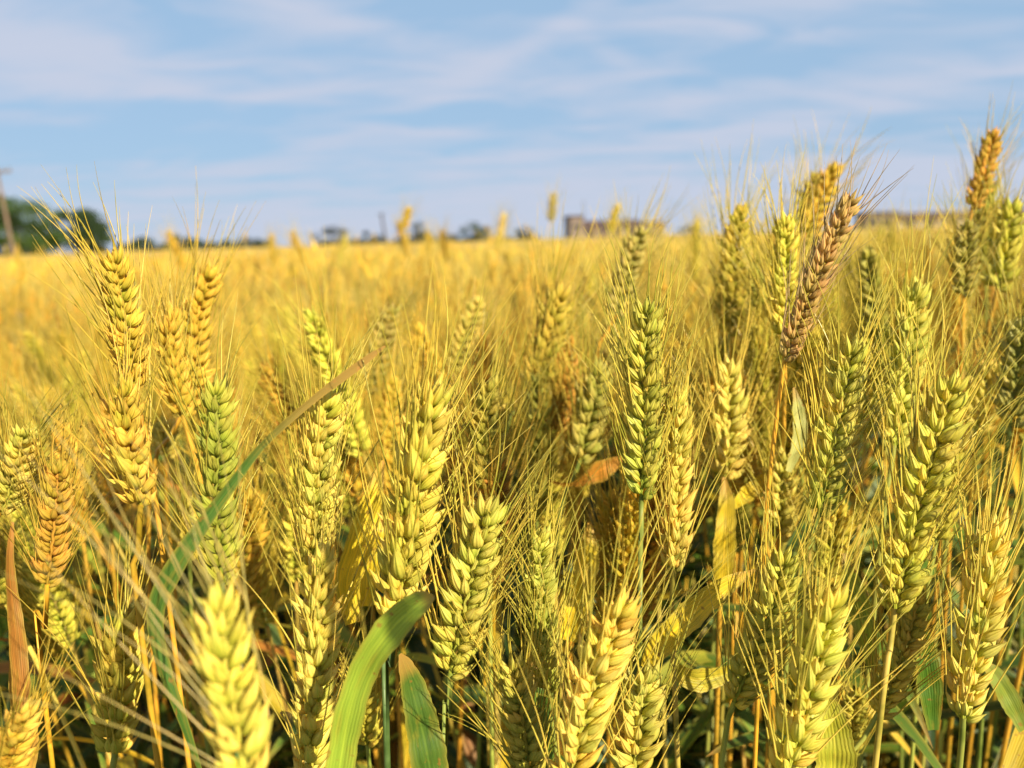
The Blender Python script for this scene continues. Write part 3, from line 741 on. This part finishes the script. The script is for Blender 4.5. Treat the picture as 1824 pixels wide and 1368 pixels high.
def build_field():
    H, F, Lf = MB(), MB(), MB()
    # near: right behind the counted stalks
    x, y = scatter(2100, .98, 3.0, .74, .25, .85)
    z = np.array([HEIGHT(a, b) for a, b in zip(x, y)]) + rng.normal(0, .04, len(x)) - .012; z = np.minimum(z, .80); mass(H, F, x, y, z, 0)
    mass_leaves(Lf, *scatter(1300, 1.0, 3.0, .74, .2, .8), .2, .55, [LYEL, ORANGE, LRUST, LLIME, LGREEN], [.34, .30, .20, .08, .08])
    # the rows beside the camera, out of the frame: they shade the foot of the crop
    a = rng.uniform(0, 1, 1500); xr = rng.uniform(.30, 2.0, 1500) * np.where(a < .8, 1, -1); yr = rng.uniform(-1.2, .7, 1500)
    ok = np.abs(xr) > .74 * np.maximum(yr, 0) + .28
    xr, yr = xr[ok], yr[ok]
    mass(H, F, xr, yr, rng.normal(.68, .03, len(xr)), 1); mass_leaves(Lf, xr, yr, .15, .45, [LGREEN, LLIME, LYEL], [.5, .3, .2], 1.1)
    y = rng.uniform(.5, 8, 1700); x = (.74 * y + .25 + rng.random(1700) ** 1.3 * (1.0 + .2 * y)) * np.where(rng.random(1700) < .5, 1, -1); mass(H, F, x, y, rng.normal(.70, .03, 1700), 1)
    # one unseen stalk beside the camera, added to shade the front blade's tip
    q = P(735, 1092, .224) + np.array(to_sun) * .27
    mass(H, F, q[:1], q[1:2], q[2:3] + .045, 0, 0.0)
    x, y = scatter(4200, 3.0, 9.0, .72, .5, .7); mass(H, F, x, y, np.where(rng.random(len(x)) < .035, rng.uniform(.80, .93, len(x)), np.minimum(.725 + rng.normal(0, .04, len(x)), .80)), 1)
    x, y = scatter(9000, 9.0, 34, .72, 1, .75); mass(H, F, x, y, np.minimum(.725 + rng.normal(0, .04, len(x)), .80), 2)
    x, y = scatter(9000, 34, 105, .72, 1, .8); mass(H, F, x, y, np.minimum(.725 + rng.normal(0, .05, len(x)), .82), 2)
    # closed canopy under the ears, from three metres out to the edge of the field
    ys = np.concatenate([np.geomspace(2.6, 30, 90), np.geomspace(31, 110, 40)]); us = np.linspace(-1, 1, 140)
    YY, UU = np.meshgrid(ys, us, indexing='ij'); XX = UU * (YY * .8 + 2)
    hh = .56 + .12 * np.clip((YY - 2.6) / 9, 0, 1); ZZ = hh + rng.normal(0, .035, YY.shape)
    XX = XX + rng.normal(0, .02, YY.shape); idx = np.arange(YY.size).reshape(YY.shape)
    tn = field_tints(XX.ravel(), YY.ravel(), YY.size) * .8
    F.add(np.stack([XX, YY, ZZ], -1), np.stack([idx[:-1, :-1], idx[:-1, 1:], idx[1:, 1:], idx[1:, :-1]], -1).reshape(-1, 4),
          np.stack([UU.ravel() * 0, UU.ravel() * 0, rng.random(YY.size)], -1), tn)
    # join the three lots in one object with three materials
    out = bpy.data.meshes.new("wheat_field")
    ms = [H.mesh("a", M_HUSK_F), F.mesh("b", M_FIB_F), Lf.mesh("c", M_LEAF_F)]
    objs = [bpy.data.objects.new("wheat_field", q) for q in ms]
    for o in objs: COL.objects.link(o)
    with bpy.context.temp_override(active_object=objs[0], object=objs[0], selected_objects=objs, selected_editable_objects=objs):
        bpy.ops.object.join()
    return objs[0]
fld = build_field()
tag(fld, "golden ripening wheat field running back to the trees and houses", "wheat field", kind='stuff')

def build_undergrowth():
    Lf = MB()
    x, y = scatter(3400, .16, 1.3, .80, .14, .8)
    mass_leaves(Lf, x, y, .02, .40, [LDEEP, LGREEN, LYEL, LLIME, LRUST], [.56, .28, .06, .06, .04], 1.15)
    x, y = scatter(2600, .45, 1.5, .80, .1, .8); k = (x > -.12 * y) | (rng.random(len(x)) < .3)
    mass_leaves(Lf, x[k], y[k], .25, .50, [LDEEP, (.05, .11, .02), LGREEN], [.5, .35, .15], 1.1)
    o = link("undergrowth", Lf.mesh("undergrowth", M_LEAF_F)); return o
tag(build_undergrowth(), "dark tangle of lower wheat leaves between the stems", "undergrowth", kind='stuff')


# ------------------------------------------------------------------ the stalks of the foreground, one by one
HS = {}
def H_(key, *a, **k): HS[key] = hero(*a, seed=len(HS), **k)
# --- left
H_('l1', "golden bearded ear at far left, its tip reaching up to the two dark trees", [(200, 438), (212, 520), (240, 690)], .275, 64, GOLD, OCHRE, roll=0.55, spread=.52, length=4.6, lean=(-.18, 0, 0), keep=.75)
H_('l1b', "plump golden ear standing directly under the ear that touches the dark trees", [(212, 668), (226, 790), (252, 905)], .262, 82, GOLD, OCHRE, roll=.9, via=[(246, 985, .264), (246, 1080, .268)])
H_('l2', "curved golden ear right of the ear that touches the dark trees, bending rightward", [(374, 470), (352, 560), (344, 650), (322, 745)], .36, 58, GOLD, OCHRE, roll=.5, sharp=False, spread=.45, length=4.6, keep=.8)
H_('l3', "soft golden ear between the tree touching ear and the curved ear", [(300, 545), (306, 640), (326, 745)], .325, 60, GOLD, OCHRE, roll=1.0, sharp=False)
H_('l3b', "small pale ear hidden low behind the plump golden ear", [(292, 742), (296, 815)], .42, 44, PALE, OCHRE, sharp=False)
H_('l4', "dark green spiky ear with outward bristling husks, crossed by the long twisted blade", [(381, 668), (388, 800), (384, 900), (396, 1045)], .258, 74, DEEP, DSTEM, roll=.55, spiky=True, spread=.62, length=3.6, tilt=.5)
H_('l5', "small green gold ear tucked low behind the dark green spiky ear", [(328, 880), (338, 1000)], .33, 58, LIME, GSTEM, roll=1.0, sharp=False)
H_('l6', "ear cut off by the left edge of the photo, dark split down its middle", [(44, 752), (30, 830), (2, 915)], .268, 56, PALE, OCHRE, roll=0.1)
H_('l7', "narrow honey coloured ear near the left edge on an orange stem", [(104, 815), (98, 920), (84, 1045)], .27, 60, HONEY, ORANGE, roll=.2, via=[(80, 1130, .272), (79, 1240, .276)])
H_('l8', "broad shaded ear low at left among crossing bristles", [(207, 1085), (212, 1210), (205, 1345)], .29, 92, LIME, GSTEM, roll=1.2, spread=.6)
H_('l9', "golden ear tip poking into the bottom left corner", [(46, 1252), (24, 1320), (2, 1400)], .225, 80, GOLD, OCHRE, roll=.9, length=3.4)
H_('l10', "big blurred yellow green ear closest to the camera, fanning long bristles leftward", [(380, 1040), (402, 1190), (440, 1395)], .176, 110, LIME, GSTEM, roll=0.55, d1=.168, spread=.42, length=7.0, lean=(-.55, 0, -.15), keep=.62, awnc=(.60, .47, .12))
# --- centre left
H_('c1', "tall pale gold ear under the brown tip of the long twisted blade", [(586, 688), (570, 790), (563, 900), (556, 1012)], .265, 82, PALE, STRAW, roll=0.75, spread=.5)
H_('c1b', "long pale ear hanging straight below the tall pale gold ear", [(566, 965), (566, 1130), (560, 1250), (553, 1390)], .253, 86, PALE, STRAW, roll=1.05, keep=.6)
H_('c2', "large central yellow green ear standing behind the spotted blade tip", [(778, 676), (752, 800), (728, 950), (703, 1112)], .250, 106, LIME, DSTEM, roll=0.85, spread=.55, length=4.2, via=[(696, 1190, .252), (688, 1300, .256)])
H_('c3', "ear with a dark central split leaning right beside the spotted blade tip", [(874, 880), (842, 1020), (800, 1205)], .256, 84, (.66, .60, .10), GSTEM, roll=.08, via=[(800, 1290, .258), (790, 1400, .262)])
H_('c4', "slim grey green ear between the large central ear and the tall dark green ear", [(874, 668), (866, 760), (868, 880)], .335, 62, GREEN, GSTEM, roll=.4, spiky=True)
H_('c5', "slender green ear with beadlike husks below the centre", [(960, 938), (962, 1060), (978, 1235)], .268, 62, (.54, .55, .09), GSTEM, roll=.75, spread=.45)
H_('c6', "thick pale ear with a nodding bulky tip at bottom centre", [(1104, 1052), (1088, 1130), (1048, 1240), (1012, 1400)], .235, 100, PALE, GSTEM, roll=0.8, spread=.5, keep=.8)
H_('c7', "dim ear rising from the bottom edge left of the thick nodding ear", [(906, 1165), (926, 1260), (946, 1395)], .262, 70, GREEN, GSTEM, roll=.15)
H_('c8', "shaded ear rising from the bottom edge right of the thick nodding ear", [(1152, 1180), (1138, 1280), (1128, 1400)], .262, 84, (.60, .54, .10), GSTEM, roll=0.6)
H_('c9', "blurred ear low behind the tall pale gold ear, half hidden by yellow blades", [(640, 1180), (655, 1330)], .31, 54, LIME, GSTEM, sharp=False)
# --- centre
H_('m1', "tall dark green ear with a deep groove, upright right of the centre", [(1152, 528), (1148, 640), (1148, 760), (1142, 890)], .272, 66, (.54, .50, .07), GSTEM, roll=.12, via=[(1142, 980, .275), (1140, 1140, .28)], length=4.4)
H_('m2', "pale upright ear on a thick yellow stem right of the dark green grooved ear", [(1204, 690), (1206, 820), (1200, 1020)], .285, 68, PALE, STRAW, roll=0.95, via=[(1196, 1110, .287), (1208, 1380, .295)])
H_('m3', "pale blurred ear above the wide yellow stem right of the centre", [(1296, 640), (1298, 740), (1290, 855)], .36, 68, PALE, OCHRE, roll=.5, sharp=False, via=[(1286, 950, .362), (1274, 1368, .37)])
H_('m4', "olive ear leaning right, blurred, below the brown house left side", [(1002, 505), (980, 590), (946, 695)], .42, 62, (.60, .47, .06), GSTEM, roll=.3, sharp=False)
H_('m5', "brownish blurred ear hanging just under the leaning olive ear", [(1014, 600), (1008, 680), (992, 775)], .43, 50, HONEY, OCHRE, roll=.9, sharp=False)
H_('m6', "shadowy green ear left of the tall dark green grooved ear", [(1068, 640), (1052, 730), (1032, 825)], .40, 62, (.48, .43, .08), GSTEM, roll=.4, sharp=False)
H_('m7', "small blurred ear with a pale tip leaning right in the middle of the field", [(856, 524), (832, 590), (806, 660)], .52, 42, PALE, OCHRE, sharp=False)
H_('m8', "faint ear leaning right between the long blade tip and the pale tipped ear", [(702, 540), (680, 610), (652, 700)], .50, 44, (.54, .45, .10), OCHRE, sharp=False)
H_('m9', "blurred greyish ear leaning right, in front of the brown house", [(1146, 400), (1122, 470), (1096, 565)], .47, 44, (.56, .46, .11), OCHRE, roll=.3, sharp=False)
H_('m10', "lone distant ear standing upright against the sky left of the brown house", [(987, 342), (981, 395)], 1.35, 15, (.60, .48, .12), STRAW, sharp=False, keep=.5)
H_('m11', "distant honey ear tilted right against the sky near the leaning dark pole", [(731, 368), (716, 410)], 1.5, 15, GOLD, OCHRE, sharp=False, keep=.5)
H_('m12', "distant ear crossing the roof line of the brown house", [(1102, 362), (1086, 415)], 1.35, 16, LIME, STRAW, sharp=False, keep=.5)
# --- right
H_('r1', "tall olive ear standing above the horizon between the brown house and the brown ripe ear", [(1320, 358), (1308, 450), (1300, 600)], .44, 50, (.62, .50, .06), GSTEM, roll=.35, sharp=False, spread=.5)
H_('r2', "yellow green ear close against the left side of the brown ripe ear", [(1396, 380), (1398, 480), (1396, 605)], .345, 50, LIME, OCHRE, roll=.5, sharp=False)
H_('r3', "golden blurred ear with its tip highest behind the brown ripe ear", [(1490, 288), (1468, 340), (1434, 420)], .50, 44, GOLD, OCHRE, roll=.3, sharp=False, keep=.5)
H_('r4', "olive blurred ear just left of the golden ear behind the brown ripe ear", [(1454, 306), (1442, 370), (1424, 450)], .52, 42, (.54, .42, .07), OCHRE, roll=.4, sharp=False, keep=.5)
H_('r5', "ripe brown ear on a bright orange stem leaning right over the horizon", [(1522, 342), (1478, 440), (1432, 550), (1396, 645)], .272, 49, BROWN, ORANGE, roll=.2, spread=.32, length=4.0, keep=.5, tilt=.30, via=[(1386, 720, .274), (1366, 900, .28), (1360, 1010, .29)], awnc=(.55, .38, .16))
H_('r6', "brown gold ear alone against the sky near the right edge", [(1771, 229), (1754, 300), (1731, 372)], .43, 37, (.68, .42, .06), OCHRE, roll=.35, sharp=False, via=[(1724, 420, .43), (1716, 520, .435)], spread=.55, keep=.5)
H_('r7', "olive ear below the lone ear that stands against the sky", [(1724, 388), (1720, 450), (1716, 530)], .40, 42, (.50, .44, .08), OCHRE, roll=.3, sharp=False)
H_('r8', "yellow blurred ear cut by the right edge below the lone sky ear", [(1806, 352), (1790, 430), (1776, 520)], .42, 56, LIME, OCHRE, roll=.4, sharp=False)
H_('r9', "small blurred green ear below the long dark roofed building", [(1546, 440), (1552, 510), (1566, 590)], .46, 44, (.52, .47, .08), GSTEM, sharp=False)
H_('r10', "broad pale green ear in the middle right, left of the tallest front ear", [(1630, 500), (1612, 640), (1592, 800)], .325, 72, (.64, .57, .09), GSTEM, roll=0.7, sharp=False)
H_('r11', "green ear with ragged husks curving right below the brown ripe ear", [(1520, 598), (1496, 730), (1458, 920)], .272, 72, (.60, .54, .08), GSTEM, roll=0.5, spiky=True, spread=.5)
H_('r12', "long front ear on a thick tan stem, tallest of the sharp ears at right", [(1704, 658), (1668, 780), (1628, 930), (1592, 1090)], .255, 82, (.68, .60, .08), STRAW, roll=0.4, via=[(1586, 1150, .257), (1556, 1390, .264)], length=4.6)
H_('r13', "sturdy pale ear upright near the right edge above a green stem", [(1772, 918), (1752, 1050), (1714, 1285)], .258, 90, PALE, GSTEM, roll=1.1, via=[(1712, 1330, .259), (1704, 1420, .262)], length=4.4)
H_('r14', "big pale green ear with open husks rising from the bottom edge at right", [(1482, 1040), (1452, 1180), (1398, 1390)], .240, 98, (.68, .65, .11), GSTEM, roll=1.0, spread=.6, tilt=.48)
H_('r15', "ear with a dark zigzag groove leaning right on a thin green stem", [(1404, 975), (1366, 1110), (1306, 1255)], .262, 70, (.64, .57, .08), GSTEM, roll=.1, via=[(1300, 1290, .263), (1284, 1400, .268)])
H_('r16', "yellow green ear tucked behind the thick tan stem at right", [(1640, 1048), (1612, 1150), (1562, 1275)], .285, 58, LIME, GSTEM, roll=.4)
H_('r17', "soft pale ear between the orange stem and the ragged green ear", [(1394, 800), (1392, 880), (1388, 965)], .36, 52, PALE, OCHRE, sharp=False)
H_('r18', "soft yellow ear behind the foot of the ragged green ear", [(1496, 890), (1486, 960), (1474, 1040)], .34, 58, LIME, OCHRE, sharp=False)
H_('r19', "small fresh green ear low between the big open ear and the tan stem", [(1527, 1222), (1514, 1345)], .33, 42, GREEN, GSTEM, sharp=False)
H_('r20', "soft pale ear behind the tallest front ear, to its right", [(1694, 790), (1680, 870), (1668, 960)], .36, 52, LIME, GSTEM, sharp=False)
H_('r21', "blurred pale tip of an ear right of the tallest front ear", [(1774, 640), (1756, 700), (1738, 770)], .40, 54, PALE, GSTEM, sharp=False)
H_('r22', "blurred ear at the right edge under the yellow edge ear", [(1822, 560), (1812, 660), (1800, 760)], .36, 56, (.50, .46, .10), GSTEM, sharp=False)
H_('r23', "blurred ear between the pale upright ear and the orange stem", [(1366, 640), (1352, 720), (1340, 800)], .45, 46, (.54, .48, .12), OCHRE, sharp=False)

# blades that belong to them
LF = px_leaf
LF(HS['l4'], [(372, 1420, .256, 5, .9), (330, 1300, .250, 22, .9), (288, 1180, .248, 28, .7), (276, 1090, .246, 30, .4), (308, 1015, .244, 35, .1), (350, 950, .244, 31, .1), (400, 880, .244, 21, .3), (470, 790, .246, 15, .5), (560, 710, .25, 12, .3), (620, 665, .252, 16, .0), (660, 635, .253, 12, .1), (686, 616, .254, 3, .3)], dry=.2, color=
(.075, .16, .025), label="long twisted green blade with a dry brown tip", seed=1)
LF(HS['c2'], [(592, 1460, .235, 50, .1), (618, 1290, .232, 53, .1), (650, 1190, .229, 50, .0), (694, 1125, .226, 58, -.15), (738, 1082, .223, 50, -.3), (762, 1068, .2225, 34, -.3), (773, 1062, .222, 8, -.3)],
   (.30, .42, .04), dry=.04, label="broad green blade with a spotted rounded tip", seed=2)
LF(HS['c2'], [(778, 1440, .268, 62, .3), (760, 1340, .268, 68, .3), (740, 1250, .266, 56, .4), (722, 1190, .264, 34, .5), (712, 1165, .263, 6, .5)], (.10, .19, .025), label="dark green blade below the large ear", seed=3)
LF(HS['c1'], [(628, 1110, .31, 30, .3), (618, 1040, .31, 48, .3), (636, 980, .31, 50, .2), (660, 900, .312, 44, .2), (680, 820, .315, 8, .2)], (.85, .62, .03), label="wide yellow blade behind the tall ear", seed=4)
LF(HS['c9'], [(650, 1080, .325, 30, .2), (656, 1000, .325, 46, .1), (664, 940, .325, 42, .1), (668, 900, .327, 6, .1)], (.85, .62, .03), seed=5)
LF(HS['m2'], [(1150, 1190, .29, 20, .2), (1176, 1150, .29, 46, .1), (1230, 1095, .29, 48, .0), (1290, 1045, .29, 34, .1), (1345, 1015, .292, 4, .1)], (.85, .62, .03), label="yellow blade slanting up to the right", seed=6)
LF(HS['m3'], [(1285, 1060, .345, 26, .2), (1290, 980, .345, 40, .1), (1294, 900, .347, 30, .1), (1290, 850, .35, 6, 0)], (.85, .62, .03), seed=7)
LF(HS['r14'], [(1482, 1430, .275, 64, .2), (1488, 1340, .275, 68, .1), (1478, 1270, .275, 50, .0), (1462, 1215, .276, 8, 0)], (.62, .60, .05), label="wide lime yellow blade", seed=8)
LF(HS['r18'], [(1552, 1190, .30, 14, .2), (1540, 1120, .30, 38, .1), (1520, 1050, .302, 40, .0), (1504, 985, .305, 8, .1)], (.34, .42, .04), label="bright yellow green blade", seed=9)
LF(HS['r16'], [(1662, 1300, .30, 20, .4), (1655, 1220, .30, 44, .2), (1646, 1150, .30, 34, .3), (1640, 1090, .30, 6, .3)], (.11, .24, .02), label="fresh green blade", seed=10)
LF(HS['l6'], [(40, 1260, .262, 30, .3), (28, 1130, .262, 32, .6), (16, 1010, .263, 22, .9), (22, 930, .265, 5, .5)], (.44, .19, .035), label="dry rust brown blade", seed=11)
LF(HS['l6'], [(34, 1420, .27, 36, .3), (48, 1320, .27, 36, .2), (32, 1230, .27, 30, .2), (20, 1100, .272, 8, .5)], (.46, .24, .04), seed=12)
LF(HS['m1'], [(1010, 1140, .34, 34, .3), (1030, 1060, .34, 50, .1), (1046, 990, .342, 44, .1), (1050, 930, .345, 8, .2)], (.85, .62, .03), seed=13)
LF(HS['m6'], [(975, 856, .40, 6, .9), (1020, 862, .40, 14, .9), (1070, 838, .40, 40, .2), (1116, 812, .40, 8, .3)], (.55, .24, .03), label="dry orange blade", seed=14)
LF(HS['r15'], [(1200, 1190, .33, 30, .6), (1240, 1210, .33, 44, .3), (1290, 1200, .335, 30, .5), (1330, 1175, .34, 5, .6)], (.70, .58, .04), seed=15)
LF(HS['r5'], [(1404, 840, .33, 12, .3), (1424, 780, .33, 26, .2), (1422, 730, .33, 22, .2), (1414, 690, .33, 4, .3)], (.50, .50, .15), label="pale green blade with a pointed tip", seed=16)
LF(HS['r17'], [(1304, 905, .37, 10, .3), (1330, 880, .37, 30, .1), (1362, 855, .372, 26, .1), (1384, 830, .374, 4, .1)], (.85, .62, .03), seed=17)
LF(HS['r12'], [(1824, 1300, .30, 20, .3), (1800, 1250, .30, 36, .2), (1770, 1200, .30, 30, .3), (1745, 1178, .30, 6, .3)], (.28, .36, .05), seed=18)
LF(HS['c5'], [(1000, 1440, .32, 40, .2), (985, 1320, .32, 48, .1), (960, 1240, .32, 40, .2), (948, 1180, .322, 6, .3)], (.12, .22, .02), seed=19)
LF(HS['c1b'], [(590, 1430, .30, 40, .3), (560, 1340, .30, 44, .2), (528, 1290, .302, 30, .3), (500, 1268, .304, 5, .4)], (.10, .21, .05), seed=20)

# ------------------------------------------------------------------ stalks of the middle ground: a few kinds, copied
def stalk_kind(k):
    r = np.random.default_rng(300 + k)
    Hs = .74; L = r.uniform(.068, .088); leanv = np.array([r.normal(0, .10), r.normal(0, .10), 0])
    t = np.linspace(0, 1, 24)
    nod = r.uniform(0, .035)
    def axis_at(z): return np.stack([leanv[0] * .5 * (z / Hs) ** 2 + nod * (z / Hs) ** 6, leanv[1] * .5 * (z / Hs) ** 2, z], -1)
    stem = axis_at(np.linspace(0, Hs - L, 24)); ax = axis_at(np.linspace(Hs - L, Hs, 24))
    s = r.uniform(.0098, .0115)
    mb = MB(); tubes(mb, stem[None], (.0017 - .0006 * t)[None], 6); sm = mb.mesh("stem", M_STEM)
    mb = MB(); roots = []
    a = r.uniform(0, 6.28)
    for (c, F, T_, f) in ear_layout(ax, s, np.array([math.cos(a), math.sin(a), 0]), r):
        parts, awn = spikelet_parts(r, 7, 7, 0.0 if k % 3 else 1.0)
        for v, fc, pv in parts: mb.add(v @ F.T + c, fc, pv)
        roots += [(F @ p + c, F @ b, T_, f) for p, b in awn]
    em = mb.mesh("ear", M_HUSK)
    mb = MB(); make_beard(mb, roots, s, r, 5.0, .5, None, .62, segs=6); bm = mb.mesh("beard", M_AWN)
    leaves = []
    for q in range(2):
        z0 = r.uniform(.34, .58); az = r.uniform(0, 6.28); ln = r.uniform(.13, .2)
        p0 = axis_at(np.array([z0]))[0]; h = np.array([math.cos(az), math.sin(az), 0])
        tt = np.linspace(0, 1, 14)[:, None]
        droop = r.uniform(.2, 1.0)
        path = p0 + h * ln * (tt * .75) + np.array([0, 0, 1]) * ln * (tt * .75 - droop * tt ** 2)
        sd_ = np.cross(np.broadcast_to(np.array([0, 0, 1.0]), path.shape), h) ; ang = np.linspace(0, r.uniform(-1.5, 1.5), 14)[:, None]
        T = unit(np.gradient(path, axis=0)); sd_ = sd_ * np.cos(ang) + np.cross(T, sd_) * np.sin(ang)
        mb = MB(); ribbon(mb, path, blade_width(14, r.uniform(.009, .013)), sd_, r, .25); leaves.append(mb.mesh("leaf", M_LEAF))
    root = bpy.data.objects.new("wheat_stalk", None)
    kids = [bpy.data.objects.new("stem", sm), bpy.data.objects.new("ear", em)] + [bpy.data.objects.new("leaf", x) for x in leaves]
    return root, kids, bpy.data.objects.new("beard", bm), Hs

KINDS = [stalk_kind(k) for k in range(9)]

def place_stalk(x, y, tip_z, color, stemc, label, group, kind=None, rz=None, nleaf=2, lean=(0, 0), leafc=None):
    k = rng.integers(len(KINDS)) if kind is None else kind
    root0, kids0, beard0, Hs = KINDS[k]
    root = root0.copy(); COL.objects.link(root)
    root.location = (x, y, 0); s = tip_z / Hs
    root.scale = (s, s, s); root.rotation_euler = (lean[0], lean[1], rng.uniform(0, 6.28) if rz is None else rz)
    tag(root, label, "wheat stalk", group)
    c = jit(color, rng, .07); nl = 0
    for k0 in kids0:
        if k0.name.startswith('leaf'):
            nl += 1
            if nl > nleaf: continue
        o = k0.copy(); COL.objects.link(o); o.parent = root
        nm = k0.name.split('.')[0]
        if nm == 'ear':
            o.color = (*c, 1)
            b = beard0.copy(); COL.objects.link(b); b.parent = o; b.color = (*awn_tint(c), 1)
        elif nm == 'stem': o.color = (*jit(stemc, rng, .1), 1)
        else: o.color = (*jit(leafc or ([LGREEN, LDEEP, LYEL, LLIME, LGREEN] if x > -.05 else [LGREEN, LYEL, LYEL, LRUST, LLIME])[rng.integers(5)], rng, .12), 1)
    return root

# ------------------------------------------------------------------ the counted stalks between the foreground and the mass
spots = []
tries = 0
while len(spots) < 240 and tries < 60000:
    tries += 1
    y = .385 + .62 * rng.random() ** 1.05; x = (rng.random() * 2 - 1) * (.69 * y + .03)
    if any((x - a) ** 2 + (y - b) ** 2 < .029 ** 2 for a, b in spots): continue
    if proj((x, y, .70))[0] < 200 and y < .8 and rng.random() < .75: continue
    spots.append((x, y))
ZONES = [(-1e9, 210, "below the two dark trees"), (210, 400, "below the low trees beside the dark trees"), (400, 560, "below the open sky left of the grey bushes"),
         (560, 700, "below the grey bushes"), (700, 900, "below the two small round trees"), (900, 1010, "below the lone upright sky ear"),
         (1010, 1200, "below the brown house"), (1200, 1360, "below the gap right of the brown house"), (1360, 1530, "below the brown ripe ear"),
         (1530, 1700, "below the long dark roofed building"), (1700, 1e9, "near the right edge below the long building")]
for x, y in sorted(spots, key=lambda s: s[1]):
    tz = HEIGHT(x, y) + rng.normal(0, .022) + (.015 if x > .15 else 0)
    px, py, d = proj((x, y, tz))
    zn = next(z for a, b, z in ZONES if a <= px < b)
    far = y > .72
    q = rng.random() + .18 * np.clip(x / y, -1, 1)
    cname, c, stc = (("golden", GOLD, OCHRE) if q < .45 else ("honey brown", HONEY, ORANGE) if q < .55 else ("yellow green", LIME, STRAW) if q < .92 else ("olive green", (.50, .46, .08), GSTEM))
    lab = f"{cname} stalk, {'far blurred' if far else 'near soft'} crowd {zn}"
    place_stalk(x, y, tz, c, stc, lab, f"wheat stalks crowding {zn}", lean=(rng.normal(0, .06), rng.normal(.05, .06)), nleaf=2)
# single taller ears that break the horizon
for (px, py, d, c, lab) in ((622, 408, 1.9, GOLD, "short golden ear against the grey bushes, left of the leaning dark pole"), (773, 390, 2.0, GOLD, "golden ear against the sky right of the first small round tree"),
                            (857, 382, 2.1, PALE, "pale ear standing in front of the second small round tree"), (410, 408, 1.8, GOLD, "golden ear tip right of the curved golden ear, against the sky"),
                            (482, 416, 2.2, GOLD, "left one of two short ears breaking the horizon left of the grey bushes"), (529, 420, 2.2, PALE, "right one of two short ears breaking the horizon left of the grey bushes"),
                            (812, 408, 2.0, GOLD, "short golden ear between the two small round trees"), (700, 415, 1.7, GOLD, "golden ear leaning against the foot of the dark pole"),
                            (1232, 396, 1.2, LIME, "short ear breaking the horizon right of the brown house"), (1640, 398, 1.0, LIME, "short ear tip just under the long dark roof")):
    p = P(px, py, d)
    place_stalk(p[0], p[1], p[2], c, OCHRE, lab, "ears breaking the horizon", lean=(0, rng.normal(.03, .03)), nleaf=0)
